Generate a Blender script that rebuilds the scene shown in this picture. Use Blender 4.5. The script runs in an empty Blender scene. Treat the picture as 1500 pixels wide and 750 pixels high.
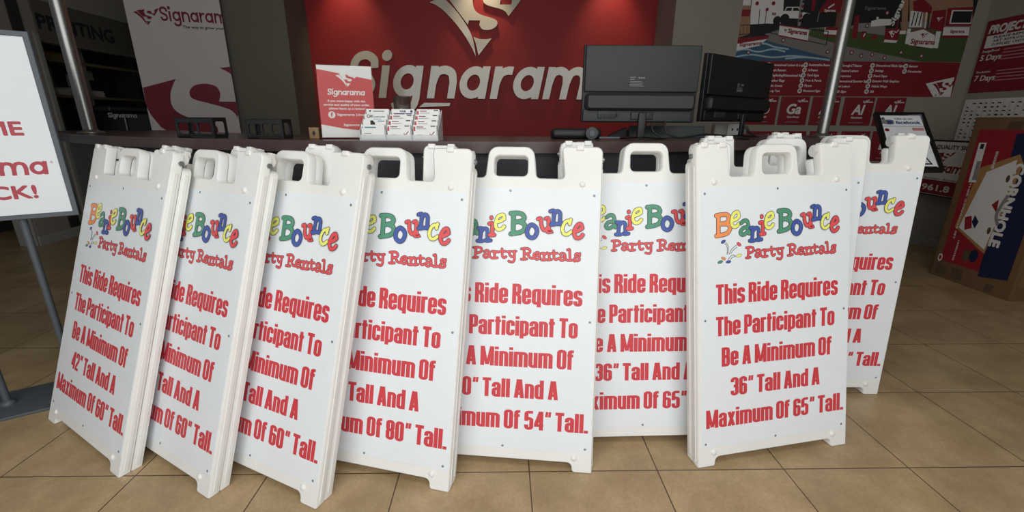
import bpy, bmesh, math, random
import numpy as np
from mathutils import Matrix, Vector
from mathutils.geometry import tessellate_polygon
random.seed(7)
S = bpy.context.scene
COL = S.collection
# ------------------------------------------------------------------ camera
F_PX, PITCH, ROLL, YAW = 644.11, 0.29702, -0.00688, -0.02260
CAM = np.array([0.8139, -1.2501, 1.1734])
def cam_axes():
    cy, sy = math.cos(YAW), math.sin(YAW)
    right = np.array([cy, sy, 0]); f0 = np.array([-sy, cy, 0]); up = np.array([0, 0, 1.0])
    fwd = f0*math.cos(PITCH) - up*math.sin(PITCH); dn = -f0*math.sin(PITCH) - up*math.cos(PITCH)
    r2 = right*math.cos(ROLL) + dn*math.sin(ROLL); d2 = -right*math.sin(ROLL) + dn*math.cos(ROLL)
    return np.array([r2, d2, fwd])
RM = cam_axes()
cam_data = bpy.data.cameras.new('camera'); cam_data.sensor_fit = 'HORIZONTAL'; cam_data.sensor_width = 36
cam_data.lens = F_PX/1500*36; cam_data.clip_start = .02; cam_data.clip_end = 100
cam = bpy.data.objects.new('camera', cam_data); COL.objects.link(cam); S.camera = cam
M = Matrix.Identity(4)
for i in range(3):
    M[i][0] = RM[0][i]; M[i][1] = -RM[1][i]; M[i][2] = -RM[2][i]; M[i][3] = CAM[i]
cam.matrix_world = M
# ------------------------------------------------------------------ world, lights, exposure
S.view_settings.view_transform = 'Standard'; S.view_settings.look = 'None'
S.view_settings.gamma = 1.0; S.view_settings.exposure = -0.22; S.view_settings.use_curve_mapping = False
W = bpy.data.worlds.new('daylight'); S.world = W; W.use_nodes = True
bg = W.node_tree.nodes['Background']; bg.inputs[0].default_value = (.9, .95, 1.0, 1); bg.inputs[1].default_value = .15
def area(name, loc, target, sx, sy, power, col):
    d = bpy.data.lights.new(name, 'AREA'); d.shape = 'RECTANGLE'; d.size = sx; d.size_y = sy; d.energy = power; d.color = col
    o = bpy.data.objects.new(name, d); COL.objects.link(o); o.location = loc
    o.rotation_euler = (Vector(target)-Vector(loc)).to_track_quat('-Z', 'Y').to_euler(); return o
area('storefront_daylight', (.75, -2.5, 1.55), (.8, .6, .5), 4.3, 2.3, 94, (.96, .985, 1.0))
area('floor_fill_light', (1.0, -.75, 2.72), (1.0, -.75, 0), 3.6, .9, 26, (1, .98, .95))  # unseen overhead fill, added to brighten the floor and counter top
def spot(name, loc, target, power, angle, col, blend=.6, r=.04):
    d = bpy.data.lights.new(name, 'SPOT'); d.energy = power; d.spot_size = math.radians(angle); d.spot_blend = blend
    d.color = col; d.shadow_soft_size = r
    o = bpy.data.objects.new(name, d); COL.objects.link(o); o.location = loc
    o.rotation_euler = (Vector(target)-Vector(loc)).to_track_quat('-Z', 'Y').to_euler(); return o
for lx in (-.66, .62, 1.86):
    spot('wall_downlight', (lx, 3.24, 2.70), (lx, 3.5, 1.9), 24, 66, (1, .80, .58), .9)
# ------------------------------------------------------------------ rays (pixel of the 1500x750 frame -> point on a plane of the room)
def onplane(px, py, p0, n):
    d = np.array([(px-750)/F_PX, (py-375)/F_PX, 1.0]) @ RM
    k = ((np.array(p0)-CAM) @ np.array(n))/(d @ np.array(n)); return CAM + k*d
def aty(px, py, y): return onplane(px, py, (0, y, 0), (0, 1, 0))
def atx(px, py, x): return onplane(px, py, (x, 0, 0), (1, 0, 0))
def atz(px, py, z): return onplane(px, py, (0, 0, z), (0, 0, 1))
# ------------------------------------------------------------------ materials
MATS = {}
def s2l(c): return tuple(((v/255)/12.92 if v/255 <= .04045 else ((v/255+.055)/1.055)**2.4) for v in c)
def mat(name, rgb, rough=.5, metal=0., spec=.5, noise=.05, nscale=30., bump=0., bscale=300., trans=0., ior=1.45, coat=0.):
    """procedural material: base colour with a little noise, optional noise bump"""
    if name in MATS: return MATS[name]
    m = bpy.data.materials.new(name); m.use_nodes = True; MATS[name] = m
    nt = m.node_tree; b = nt.nodes['Principled BSDF']; c = s2l(rgb)
    tc = nt.nodes.new('ShaderNodeTexCoord'); nz = nt.nodes.new('ShaderNodeTexNoise'); nz.inputs['Scale'].default_value = nscale
    nz.inputs['Detail'].default_value = 3
    nt.links.new(tc.outputs['Object'], nz.inputs['Vector'])
    rp = nt.nodes.new('ShaderNodeValToRGB'); rp.color_ramp.elements[0].position = .3; rp.color_ramp.elements[1].position = .7
    rp.color_ramp.elements[0].color = (*[v*(1-noise) for v in c], 1); rp.color_ramp.elements[1].color = (*[min(1, v*(1+noise)) for v in c], 1)
    nt.links.new(nz.outputs['Fac'], rp.inputs['Fac']); nt.links.new(rp.outputs['Color'], b.inputs['Base Color'])
    b.inputs['Roughness'].default_value = rough; b.inputs['Metallic'].default_value = metal
    b.inputs['Specular IOR Level'].default_value = spec; b.inputs['IOR'].default_value = ior
    b.inputs['Transmission Weight'].default_value = trans; b.inputs['Coat Weight'].default_value = coat
    if bump:
        n2 = nt.nodes.new('ShaderNodeTexNoise'); n2.inputs['Scale'].default_value = bscale
        nt.links.new(tc.outputs['Object'], n2.inputs['Vector'])
        bp = nt.nodes.new('ShaderNodeBump'); bp.inputs['Strength'].default_value = bump; bp.inputs['Distance'].default_value = .002
        nt.links.new(n2.outputs['Fac'], bp.inputs['Height']); nt.links.new(bp.outputs['Normal'], b.inputs['Normal'])
    return m
def thin_glass(name, tint=(1, 1, 1), refl=.12, k=.6):
    m = bpy.data.materials.new(name); m.use_nodes = True; nt = m.node_tree; out = nt.nodes['Material Output']
    nt.nodes.remove(nt.nodes['Principled BSDF']); a = nt.nodes.new('ShaderNodeBsdfTransparent'); a.inputs['Color'].default_value = (*tint, 1)
    g = nt.nodes.new('ShaderNodeBsdfGlossy'); g.inputs['Roughness'].default_value = .03
    f = nt.nodes.new('ShaderNodeLayerWeight'); f.inputs['Blend'].default_value = .25; ad = nt.nodes.new('ShaderNodeMath'); ad.operation = 'MULTIPLY_ADD'
    ad.inputs[1].default_value = k; ad.inputs[2].default_value = refl*.3; x = nt.nodes.new('ShaderNodeMixShader')
    nt.links.new(f.outputs['Facing'], ad.inputs[0]); nt.links.new(ad.outputs[0], x.inputs[0]); nt.links.new(a.outputs[0], x.inputs[1]); nt.links.new(g.outputs[0], x.inputs[2])
    nt.links.new(x.outputs[0], out.inputs['Surface']); MATS[name] = m; return m
def tile_material():
    m = bpy.data.materials.new('beige_floor_tile'); m.use_nodes = True; nt = m.node_tree; b = nt.nodes['Principled BSDF']; L = nt.links.new
    tc = nt.nodes.new('ShaderNodeTexCoord')
    br = nt.nodes.new('ShaderNodeTexBrick'); br.offset = 0; br.squash = 1
    br.inputs['Scale'].default_value = 1; br.inputs['Brick Width'].default_value = .4518; br.inputs['Row Height'].default_value = .4518
    br.inputs['Mortar Size'].default_value = .0024; br.inputs['Mortar Smooth'].default_value = .25; br.inputs['Bias'].default_value = 0
    br.inputs['Color1'].default_value = (.42, .42, .42, 1); br.inputs['Color2'].default_value = (.58, .58, .58, 1); br.inputs['Mortar'].default_value = (0, 0, 0, 1)
    mp = nt.nodes.new('ShaderNodeMapping'); mp.inputs['Location'].default_value = (.4518*12-.0044, .4518*8-.0007, 0)
    L(tc.outputs['Object'], mp.inputs['Vector']); L(mp.outputs['Vector'], br.inputs['Vector'])
    n1 = nt.nodes.new('ShaderNodeTexNoise'); n1.inputs['Scale'].default_value = 5; n1.inputs['Detail'].default_value = 6; n1.inputs['Roughness'].default_value = .65
    n2 = nt.nodes.new('ShaderNodeTexNoise'); n2.inputs['Scale'].default_value = 90; n2.inputs['Detail'].default_value = 4
    L(tc.outputs['Object'], n1.inputs['Vector']); L(tc.outputs['Object'], n2.inputs['Vector'])
    r1 = nt.nodes.new('ShaderNodeValToRGB'); e = r1.color_ramp.elements
    e[0].position = .32; e[0].color = (*s2l((156, 132, 98)), 1); e[1].position = .68; e[1].color = (*s2l((187, 162, 125)), 1)
    k = r1.color_ramp.elements.new(.5); k.color = (*s2l((171, 147, 111)), 1)
    L(n1.outputs['Fac'], r1.inputs['Fac'])
    r2 = nt.nodes.new('ShaderNodeMapRange'); r2.inputs['To Min'].default_value = .80; r2.inputs['To Max'].default_value = 1.18
    L(n2.outputs['Fac'], r2.inputs['Value'])
    bv = nt.nodes.new('ShaderNodeSeparateColor'); L(br.outputs['Color'], bv.inputs['Color'])
    r3 = nt.nodes.new('ShaderNodeMapRange'); r3.inputs['From Min'].default_value = .42; r3.inputs['From Max'].default_value = .58
    r3.inputs['To Min'].default_value = .95; r3.inputs['To Max'].default_value = 1.05; L(bv.outputs['Red'], r3.inputs['Value'])
    mu = nt.nodes.new('ShaderNodeMath'); mu.operation = 'MULTIPLY'; L(r2.outputs['Result'], mu.inputs[0]); L(r3.outputs['Result'], mu.inputs[1])
    mx = nt.nodes.new('ShaderNodeMix'); mx.data_type = 'RGBA'; mx.blend_type = 'MULTIPLY'; mx.inputs['Factor'].default_value = 1
    cc = nt.nodes.new('ShaderNodeCombineColor')
    for i in range(3): L(mu.outputs[0], cc.inputs[i])
    L(r1.outputs['Color'], mx.inputs['A']); L(cc.outputs['Color'], mx.inputs['B'])
    m2 = nt.nodes.new('ShaderNodeMix'); m2.data_type = 'RGBA'; m2.inputs['B'].default_value = (*s2l((86, 70, 53)), 1)
    L(br.outputs['Fac'], m2.inputs['Factor']); L(mx.outputs['Result'], m2.inputs['A']); L(m2.outputs['Result'], b.inputs['Base Color'])
    b.inputs['Roughness'].default_value = .38; b.inputs['Specular IOR Level'].default_value = .4
    bp = nt.nodes.new('ShaderNodeBump'); bp.inputs['Strength'].default_value = .5; bp.inputs['Distance'].default_value = .002; bp.invert = True
    L(br.outputs['Fac'], bp.inputs['Height'])
    b2 = nt.nodes.new('ShaderNodeBump'); b2.inputs['Strength'].default_value = .12; b2.inputs['Distance'].default_value = .002
    L(n1.outputs['Fac'], b2.inputs['Height']); L(bp.outputs['Normal'], b2.inputs['Normal']); L(b2.outputs['Normal'], b.inputs['Normal'])
    MATS['beige_floor_tile'] = m; return m
# ------------------------------------------------------------------ mesh collector
def frame(O, U, V, N=None):
    O, U, V = Vector(O), Vector(U).normalized(), Vector(V).normalized()
    return (O, U, V, Vector(N) if N is not None else U.cross(V))
FL = frame((0, 0, 0), (1, 0, 0), (0, 0, 1))          # local front frame: u = x, v = z, normal = -y
FONT_CACHE = {}
def font_mesh(s, res=3):
    k = (s, res)
    if k not in FONT_CACHE:
        c = bpy.data.curves.new('lettering', 'FONT'); c.body = s; c.size = 1; c.resolution_u = res
        o = bpy.data.objects.new('lettering', c); COL.objects.link(o)
        dg = bpy.context.evaluated_depsgraph_get(); me = o.evaluated_get(dg).to_mesh()
        FONT_CACHE[k] = ([(v.co.x, v.co.y) for v in me.vertices], [tuple(p.vertices) for p in me.polygons])
        o.evaluated_get(dg).to_mesh_clear(); bpy.data.objects.remove(o); bpy.data.curves.remove(c)
    return FONT_CACHE[k]
class MB:
    def __init__(s): s.v, s.f, s.mi, s.mats, s.sm = [], [], [], [], []; s.lay = 0
    def m(s, mt):
        if mt not in s.mats: s.mats.append(mt)
        return s.mats.index(mt)
    def add(s, vs, fs, mt, smooth=False):
        n = len(s.v); k = s.m(mt); s.v += [tuple(v) for v in vs]
        for f in fs: s.f.append(tuple(i+n for i in f)); s.mi.append(k); s.sm.append(smooth)
    def bm(s, b, mt, smooth=False, T=None):
        b.verts.index_update()
        s.add([(T @ v.co if T else v.co) for v in b.verts], [[v.index for v in f.verts] for f in b.faces], mt, smooth); b.free()
    def box(s, x0, x1, y0, y1, z0, z1, mt, bev=0., T=None, seg=2):
        b = bmesh.new(); bmesh.ops.create_cube(b, size=1)
        for v in b.verts: v.co = Vector(((x0+x1)/2+v.co.x*(x1-x0), (y0+y1)/2+v.co.y*(y1-y0), (z0+z1)/2+v.co.z*(z1-z0)))
        if bev: bmesh.ops.bevel(b, geom=list(b.edges), offset=bev, segments=seg, profile=.7, affect='EDGES')
        s.bm(b, mt, bool(bev), T)
    def obox(s, O, U, V, N, u, v, n, mt, bev=0.):
        """box spanned in an oriented frame: u, v, n are (lo, hi)"""
        T = Matrix(((U[0], V[0], N[0], O[0]), (U[1], V[1], N[1], O[1]), (U[2], V[2], N[2], O[2]), (0, 0, 0, 1)))
        s.box(*u, *v, *n, mt, bev, T)
    def cyl(s, p0, p1, r, mt, seg=20, r2=None, caps=True):
        p0, p1 = Vector(p0), Vector(p1); d = (p1-p0).normalized(); r2 = r if r2 is None else r2
        a = d.orthogonal().normalized(); b = d.cross(a); vs = []
        for p, q in ((p0, r), (p1, r2)):
            vs += [p + a*q*math.cos(2*math.pi*i/seg) + b*q*math.sin(2*math.pi*i/seg) for i in range(seg)]
        fs = [(i, (i+1) % seg, seg+(i+1) % seg, seg+i) for i in range(seg)]
        s.add(vs, fs, mt, True)
        if caps: s.add(vs, [tuple(range(seg-1, -1, -1)), tuple(range(seg, 2*seg))], mt)
    def lathe(s, prof, o, ax, mt, seg=24):
        o, d = Vector(o), Vector(ax).normalized(); a = d.orthogonal().normalized(); b = d.cross(a); vs = []
        for r, h in prof: vs += [o+d*h+a*r*math.cos(2*math.pi*i/seg)+b*r*math.sin(2*math.pi*i/seg) for i in range(seg)]
        fs = []
        for k in range(len(prof)-1):
            for i in range(seg): fs.append((k*seg+i, k*seg+(i+1) % seg, (k+1)*seg+(i+1) % seg, (k+1)*seg+i))
        s.add(vs, fs, mt, True)
    def tube(s, pts, r, mt, seg=8, sub=6):
        P = [Vector(p) for p in smooth([tuple(p) for p in pts], sub)]; up = None; rings = []
        for i, p in enumerate(P):
            d = (P[min(i+1, len(P)-1)]-P[max(i-1, 0)]).normalized()
            a = d.orthogonal().normalized() if up is None else (up-d*up.dot(d)).normalized(); up = a; b = d.cross(a)
            rings.append([p+a*r*math.cos(2*math.pi*k/seg)+b*r*math.sin(2*math.pi*k/seg) for k in range(seg)])
        vs = [q for g in rings for q in g]; n = len(P)
        fs = [(i*seg+k, i*seg+(k+1) % seg, (i+1)*seg+(k+1) % seg, (i+1)*seg+k) for i in range(n-1) for k in range(seg)]
        s.add(vs, fs, mt, True); s.add(vs, [tuple(range(seg-1, -1, -1)), tuple(range((n-1)*seg, n*seg))], mt)
    def poly(s, loops, fr, mt, n=0., depth=0., bev=0.):
        """flat polygon (with holes) at height n over the frame; with depth it is extruded backwards"""
        if isinstance(loops[0][0], (int, float)): loops = [loops]
        O, U, V, N = fr
        P = lambda q, h: O+U*q[0]+V*q[1]+N*h
        loops = [ccw(l, i == 0) for i, l in enumerate(loops)]
        top = [inset(l, bev) for l in loops] if bev else loops
        flat = [q for l in top for q in l]
        tri = tessellate_polygon([[Vector((q[0], q[1], 0)) for q in l] for l in top])
        fs = []
        for t in tri:
            a, b, c = (flat[i] for i in t)
            fs.append(tuple(t) if (b[0]-a[0])*(c[1]-a[1])-(b[1]-a[1])*(c[0]-a[0]) > 0 else tuple(reversed(t)))
        s.add([P(q, n) for q in flat], fs, mt)
        if depth:
            for l, tl in zip(loops, top):
                k = len(l); rows = [[P(q, n) for q in tl]]
                if bev: rows.append([P(q, n-bev) for q in l])
                rows.append([P(q, n-depth) for q in l])
                vs = [q for r in rows for q in r]
                s.add(vs, [(r*k+i, (r+1)*k+i, (r+1)*k+(i+1) % k, r*k+(i+1) % k) for r in range(len(rows)-1) for i in range(k)], mt, bool(bev))
            flat = [q for l in loops for q in l]
            s.add([P(q, n-depth) for q in flat], [tuple(reversed(f)) for f in fs], mt)
    def strip(s, pts, w, fr, mt, n=0., closed=False, round_=False, depth=0., sx=1., shear=0., pos=(0, 0), sc=1.):
        """ribbon of width w along a polyline lying in the frame"""
        P = [np.array(p, float) for p in pts]
        Q = [P[0]]
        for p in P[1:]:
            if np.hypot(*(p-Q[-1])) > 1e-6: Q.append(p)
        P = Q
        if closed and np.hypot(*(P[0]-P[-1])) < 1e-6: P = P[:-1]
        k = len(P); Lf, Rt = [], []
        for i in range(k):
            a = P[i]-P[i-1] if (i or closed) else None; b = P[(i+1) % k]-P[i] if (i < k-1 or closed) else None
            if a is None: a = b
            if b is None: b = a
            a = a/np.hypot(*a); b = b/np.hypot(*b); na = np.array([-a[1], a[0]]); nb = np.array([-b[1], b[0]])
            mvec = na+nb; q = mvec@mvec
            o = na if q < .3 else mvec*2/q*1.0
            Lf.append(P[i]+o*w/2); Rt.append(P[i]-o*w/2)
        O, U, V, N = fr; s.lay = (s.lay+1) % 8; n += s.lay*.00001
        def X(q, h): x = q[0]*sx+q[1]*shear; return O+U*(pos[0]+x*sc)+V*(pos[1]+q[1]*sc)+N*h
        m = k if closed else k-1
        vs = [X(q, n) for q in Lf]+[X(q, n) for q in Rt]
        s.add(vs, [(k+i, k+(i+1) % k, (i+1) % k, i) for i in range(m)], mt)
        if depth:
            for row, fl in ((Lf, 0), (Rt, 1)):
                vv = [X(q, n) for q in row]+[X(q, n-depth) for q in row]
                s.add(vv, [((i, (i+1) % k, k+(i+1) % k, k+i) if not fl else (i, k+i, k+(i+1) % k, (i+1) % k)) for i in range(m)], mt)
            if not closed:
                for i in (0, k-1):
                    vv = [X(Lf[i], n), X(Rt[i], n), X(Rt[i], n-depth), X(Lf[i], n-depth)]
                    s.add(vv, [(0, 1, 2, 3) if i == 0 else (3, 2, 1, 0)], mt)
        if round_ and not closed:
            for p, e in ((P[0], P[0]-P[1]), (P[-1], P[-1]-P[-2])):
                t0 = math.atan2(e[1], e[0])
                c = [p+np.array([math.cos(t0+t), math.sin(t0+t)])*w/2 for t in np.linspace(-math.pi/2, math.pi/2, 9)]
                s.add([X(q, n) for q in c], [tuple(range(9))], mt)
    def text(s, txt, fr, pos, size, mt, n=0., align='l', bold=0., fit=None, shear=0., sx=1., res=3, rot=0.):
        """plain lettering; size = cap height, bold = extra stroke weight"""
        vs, fs = font_mesh(txt, res)
        if not vs: return
        xs = [v[0] for v in vs]; x0, x1 = min(xs), max(xs); k = size/.684
        if fit: sx = fit/((x1-x0)*k)
        w = (x1-x0)*k*sx; ox = pos[0]-x0*k*sx-(w/2 if align == 'c' else w if align == 'r' else 0)
        O, U, V, N = fr; ca, sa = math.cos(rot), math.sin(rot)
        offs = [(0, 0)] if not bold else [(math.cos(t)*bold*size, math.sin(t)*bold*size) for t in np.arange(8)*math.pi/4]
        for j, (dx, dy) in enumerate(offs):
            pp = []; n += .00001
            for x, y in vs:
                a = ox-pos[0]+x*k*sx+y*k*shear+dx; b = y*k+dy
                a, b = a*ca-b*sa, a*sa+b*ca
                pp.append(O+U*(pos[0]+a)+V*(pos[1]+b)+N*n)
            s.add(pp, fs, mt)
    def dot(s, c, r, fr, mt, n=0., ry=None, rot=0., seg=16):
        ry = ry or r; ca, sa = math.cos(rot), math.sin(rot)
        pts = []
        for i in range(seg):
            t = 2*math.pi*i/seg; x, y = r*math.cos(t), ry*math.sin(t); pts.append((c[0]+x*ca-y*sa, c[1]+x*sa+y*ca))
        s.poly(pts, fr, mt, n)
    def rect(s, x0, y0, x1, y1, fr, mt, n=0.): s.poly([(x0, y0), (x1, y0), (x1, y1), (x0, y1)], fr, mt, n)
    def build(s, name, parent=None, kind=None, label=None):
        me = bpy.data.meshes.new(name); me.from_pydata(s.v, [], s.f)
        for mt in s.mats: me.materials.append(mt)
        for p, k, q in zip(me.polygons, s.mi, s.sm): p.material_index = k; p.use_smooth = q
        me.update(); o = bpy.data.objects.new(name, me); COL.objects.link(o)
        if parent: o.parent = parent
        if kind: o['kind'] = kind
        if label: o['label'] = label
        return o
def ccw(l, want=True):
    a = sum(l[i-1][0]*l[i][1]-l[i][0]*l[i-1][1] for i in range(len(l)))
    return list(l) if (a > 0) == want else list(reversed(l))
def inset(l, d):
    out = []; k = len(l)
    for i in range(k):
        p = np.array(l[i]); a = p-np.array(l[i-1]); b = np.array(l[(i+1) % k])-p
        a = a/max(np.hypot(*a), 1e-9); b = b/max(np.hypot(*b), 1e-9)
        na = np.array([-a[1], a[0]]); nb = np.array([-b[1], b[0]]); mv = na+nb; q = mv@mv
        out.append(tuple(p+(mv*2/q if q > .3 else na)*d))
    return out
def smooth(P, n=6, closed=False):
    """Catmull-Rom through the points"""
    P = [np.array(p, float) for p in P]; k = len(P); out = []
    if k < 3 or n < 2: return [tuple(p) for p in P]
    for i in range(k if closed else k-1):
        g = (lambda j: P[j % k]) if closed else (lambda j: P[min(max(j, 0), k-1)])
        a, b, c, d = g(i-1), g(i), g(i+1), g(i+2)
        for t in np.arange(n)/n:
            out.append(tuple(.5*(2*b+(c-a)*t+(2*a-5*b+4*c-d)*t*t+(3*b-a-3*c+d)*t**3)))
    if not closed: out.append(tuple(P[-1]))
    return out
def fillet(P, r, closed=False, seg=5):
    """round the corners of a polyline; r is one radius or one per point"""
    k = len(P); out = []
    for i in range(k):
        ri = r[i] if isinstance(r, (list, tuple)) else r
        if (not closed and i in (0, k-1)) or not ri: out.append(tuple(P[i])); continue
        p = np.array(P[i], float); a = np.array(P[i-1], float)-p; b = np.array(P[(i+1) % k], float)-p
        la, lb = np.hypot(*a), np.hypot(*b); a, b = a/la, b/lb
        ang = math.acos(max(-1, min(1, a@b)))
        if ang > 3.1: out.append(tuple(p)); continue
        t = min(ri/math.tan(ang/2), la*.49, lb*.49); rr = t*math.tan(ang/2)
        c = p+(a+b)/np.hypot(*(a+b))*rr/math.sin(ang/2); s0 = p+a*t-c; e0 = p+b*t-c
        t0 = math.atan2(s0[1], s0[0]); t1 = math.atan2(e0[1], e0[0]); dt = (t1-t0+math.pi) % (2*math.pi)-math.pi
        out += [(c[0]+rr*math.cos(t0+dt*j/seg), c[1]+rr*math.sin(t0+dt*j/seg)) for j in range(seg+1)]
    return out
def rrect(x0, y0, x1, y1, r): return fillet([(x0, y0), (x1, y0), (x1, y1), (x0, y1)], r, True)
def thing(name, label, cat, loc=(0, 0, 0), rot=(0, 0, 0), group=None):
    o = bpy.data.objects.new(name, None); COL.objects.link(o); o.empty_display_size = .1
    o.location = loc; o.rotation_euler = rot; return tag(o, label, cat, group)
def tag(o, label, cat, group=None):
    o['label'] = label; o['category'] = cat
    if group: o['group'] = group
    return o
# ------------------------------------------------------------------ heavy condensed lettering (strokes, cap height 1)
cL, cR, cM = .0875, .3325, .21
XT = .715
CG = {
 'T': (.42, [[(0, .925), (.42, .925)], [(.21, 0), (.21, .95)]]),
 'h': (.42, [[(cL, 0), (cL, 1)], [(cL, XT), (cR, XT), (cR, 0)]]),
 'n': (.42, [[(cL, 0), (cL, .78)], [(cL, XT), (cR, XT), (cR, 0)]]),
 'u': (.42, [[(cR, 0), (cR, .78)], [(cR, .065), (cL, .065), (cL, .78)]]),
 'm': (.665, [[(cL, 0), (cL, .78)], [(cL, XT), (cR, XT), (cR, 0)], [(cR-.05, XT), (.5775, XT), (.5775, 0)]]),
 'r': (.295, [[(cL, 0), (cL, .78)], [(cL, XT-.02), (.17, XT), (.3, XT)]]),
 'i': (.175, [[(cL, 0), (cL, .78)], [(cL, .86), (cL, 1)]]),
 'l': (.175, [[(cL, 0), (cL, 1)]]),
 't': (.29, [[(.135, 0), (.135, .95)], [(0, XT), (.29, XT)]]),
 'f': (.30, [[(.115, 0), (.115, .935), (.30, .935)], [(0, XT), (.28, XT)]]),
 'e': (.42, [[(cR, .27), (cR, .065), (cL, .065), (cL, XT), (cR, XT), (cR, .33)], [(cL, .385), (cR, .385)]]),
 'a': (.42, [[(cL, .52), (cL, XT), (cR, XT), (cR, 0)], [(cR, .43), (cL, .43), (cL, .065), (cR, .065)]]),
 's': (.40, [[(.315, .54), (.315, XT), (cL, XT), (cL, .44), (.315, .35), (.315, .065), (cL, .065), (cL, .25)]]),
 'c': (.41, [[(.325, .49), (.325, XT), (cL, XT), (cL, .065), (.325, .065), (.325, .30)]]),
 'd': (.42, [[(cR, 0), (cR, 1)], [(cR, XT), (cL, XT), (cL, .065), (cR, .065)]]),
 'q': (.42, [[(cR, -.13), (cR, .78)], [(cR, XT), (cL, XT), (cL, .065), (cR, .065)]]),
 'p': (.42, [[(cL, -.13), (cL, .78)], [(cL, XT), (cR, XT), (cR, .065), (cL, .065)]]),
 'o': (.42, ['c', [(cL, .065), (cR, .065), (cR, XT), (cL, XT)]]),
 'O': (.43, ['c', [(cL, .065), (cR+.01, .065), (cR+.01, .935), (cL, .935)]]),
 '0': (.42, ['c', [(cL, .065), (cR, .065), (cR, .935), (cL, .935)]]),
 'x': (.42, [[(.085, 0), (.335, .78)], [(.335, 0), (.085, .78)]]),
 'A': (.48, [[(.09, 0), (.21, 1)], [(.39, 0), (.27, 1)], [(.12, .24), (.36, .24)], [(.2, .93), (.28, .93)]]),
 'M': (.64, [[(cL, 0), (cL, 1)], [(.5525, 0), (.5525, 1)], [(.12, 1), (.30, .06)], [(.52, 1), (.34, .06)]]),
 'B': (.43, [[(cL, 0), (cL, 1)], [(cL, .935), (cR, .935), (cR, .51), (cL, .51)], [(cL, .52), (cR+.005, .52), (cR+.005, .065), (cL, .065)]]),
 'R': (.43, [[(cL, 0), (cL, 1)], [(cL, .935), (cR-.005, .935), (cR-.005, .535), (cL, .535)], [(.17, .52), (.25, .50), (cR+.008, .36), (cR+.008, 0)]]),
 'P': (.42, [[(cL, 0), (cL, 1)], [(cL, .935), (cR, .935), (cR, .42), (cL, .42)]]),
 '2': (.42, [[(cL, .70), (cL, .935), (cR, .935), (cR, .56), (cL+.02, .24), (cL+.02, .06)], [(0, .065), (.41, .065)]]),
 '3': (.42, [[(cL, .74), (cL, .935), (cR, .935), (cR, .52), (.15, .52)], [(.15, .51), (cR, .51), (cR, .065), (cL, .065), (cL, .27)]]),
 '4': (.44, [[(cR, 0), (cR, 1)], [(cR-.03, .97), (.08, .28)], [(0, .25), (.44, .25)]]),
 '5': (.42, [[(.40, .935), (cL, .935), (cL, .46)], [(cL, .60), (cR, .60), (cR, .065), (cL, .065), (cL, .27)]]),
 '6': (.42, [[(cR, .72), (cR, .935), (cL, .935), (cL, .065), (cR, .065), (cR, .56), (.15, .56)]]),
 '8': (.42, ['c', [(cL, .065), (cR, .065), (cR, .5), (cL, .5)], 'c', [(cL, .5), (cR, .5), (cR, .935), (cL, .935)]]),
 '"': (.30, [[(.085, .72), (.12, 1)], [(.225, .72), (.26, 1)]]),
 '.': (.17, [[(.085, 0), (.085, .15)]]),
}
def cond_text(mb, txt, fr, x0, x1, y, cap, mt, n):
    gap, sp = .048, .17; w = 0
    for ch in txt: w += sp if ch == ' ' else CG[ch][0]+gap
    w -= gap; k = (x1-x0)/(w*cap); x = x0
    for ch in txt:
        if ch == ' ': x += sp*cap*k; continue
        wd, st = CG[ch]; closed = False
        for q in st:
            if q == 'c': closed = True; continue
            p = fillet([(a/1.35, b) for a, b in q], .07 if ch in 'RPB' else .09, closed, 4)
            th = .144
            if ch == '"': th = .09
            if ch == 'x': th = .135
            if ch == 'T' and q[0][1] == q[1][1]: th = .16
            if ch == 'M' and q[0][0] not in (cL, .5525): th = .11
            mb.strip(p, th, fr, mt, n, closed, sx=1.35*k, pos=(x, y), sc=cap)
            closed = False
        x += (wd+gap)*cap*k
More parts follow.
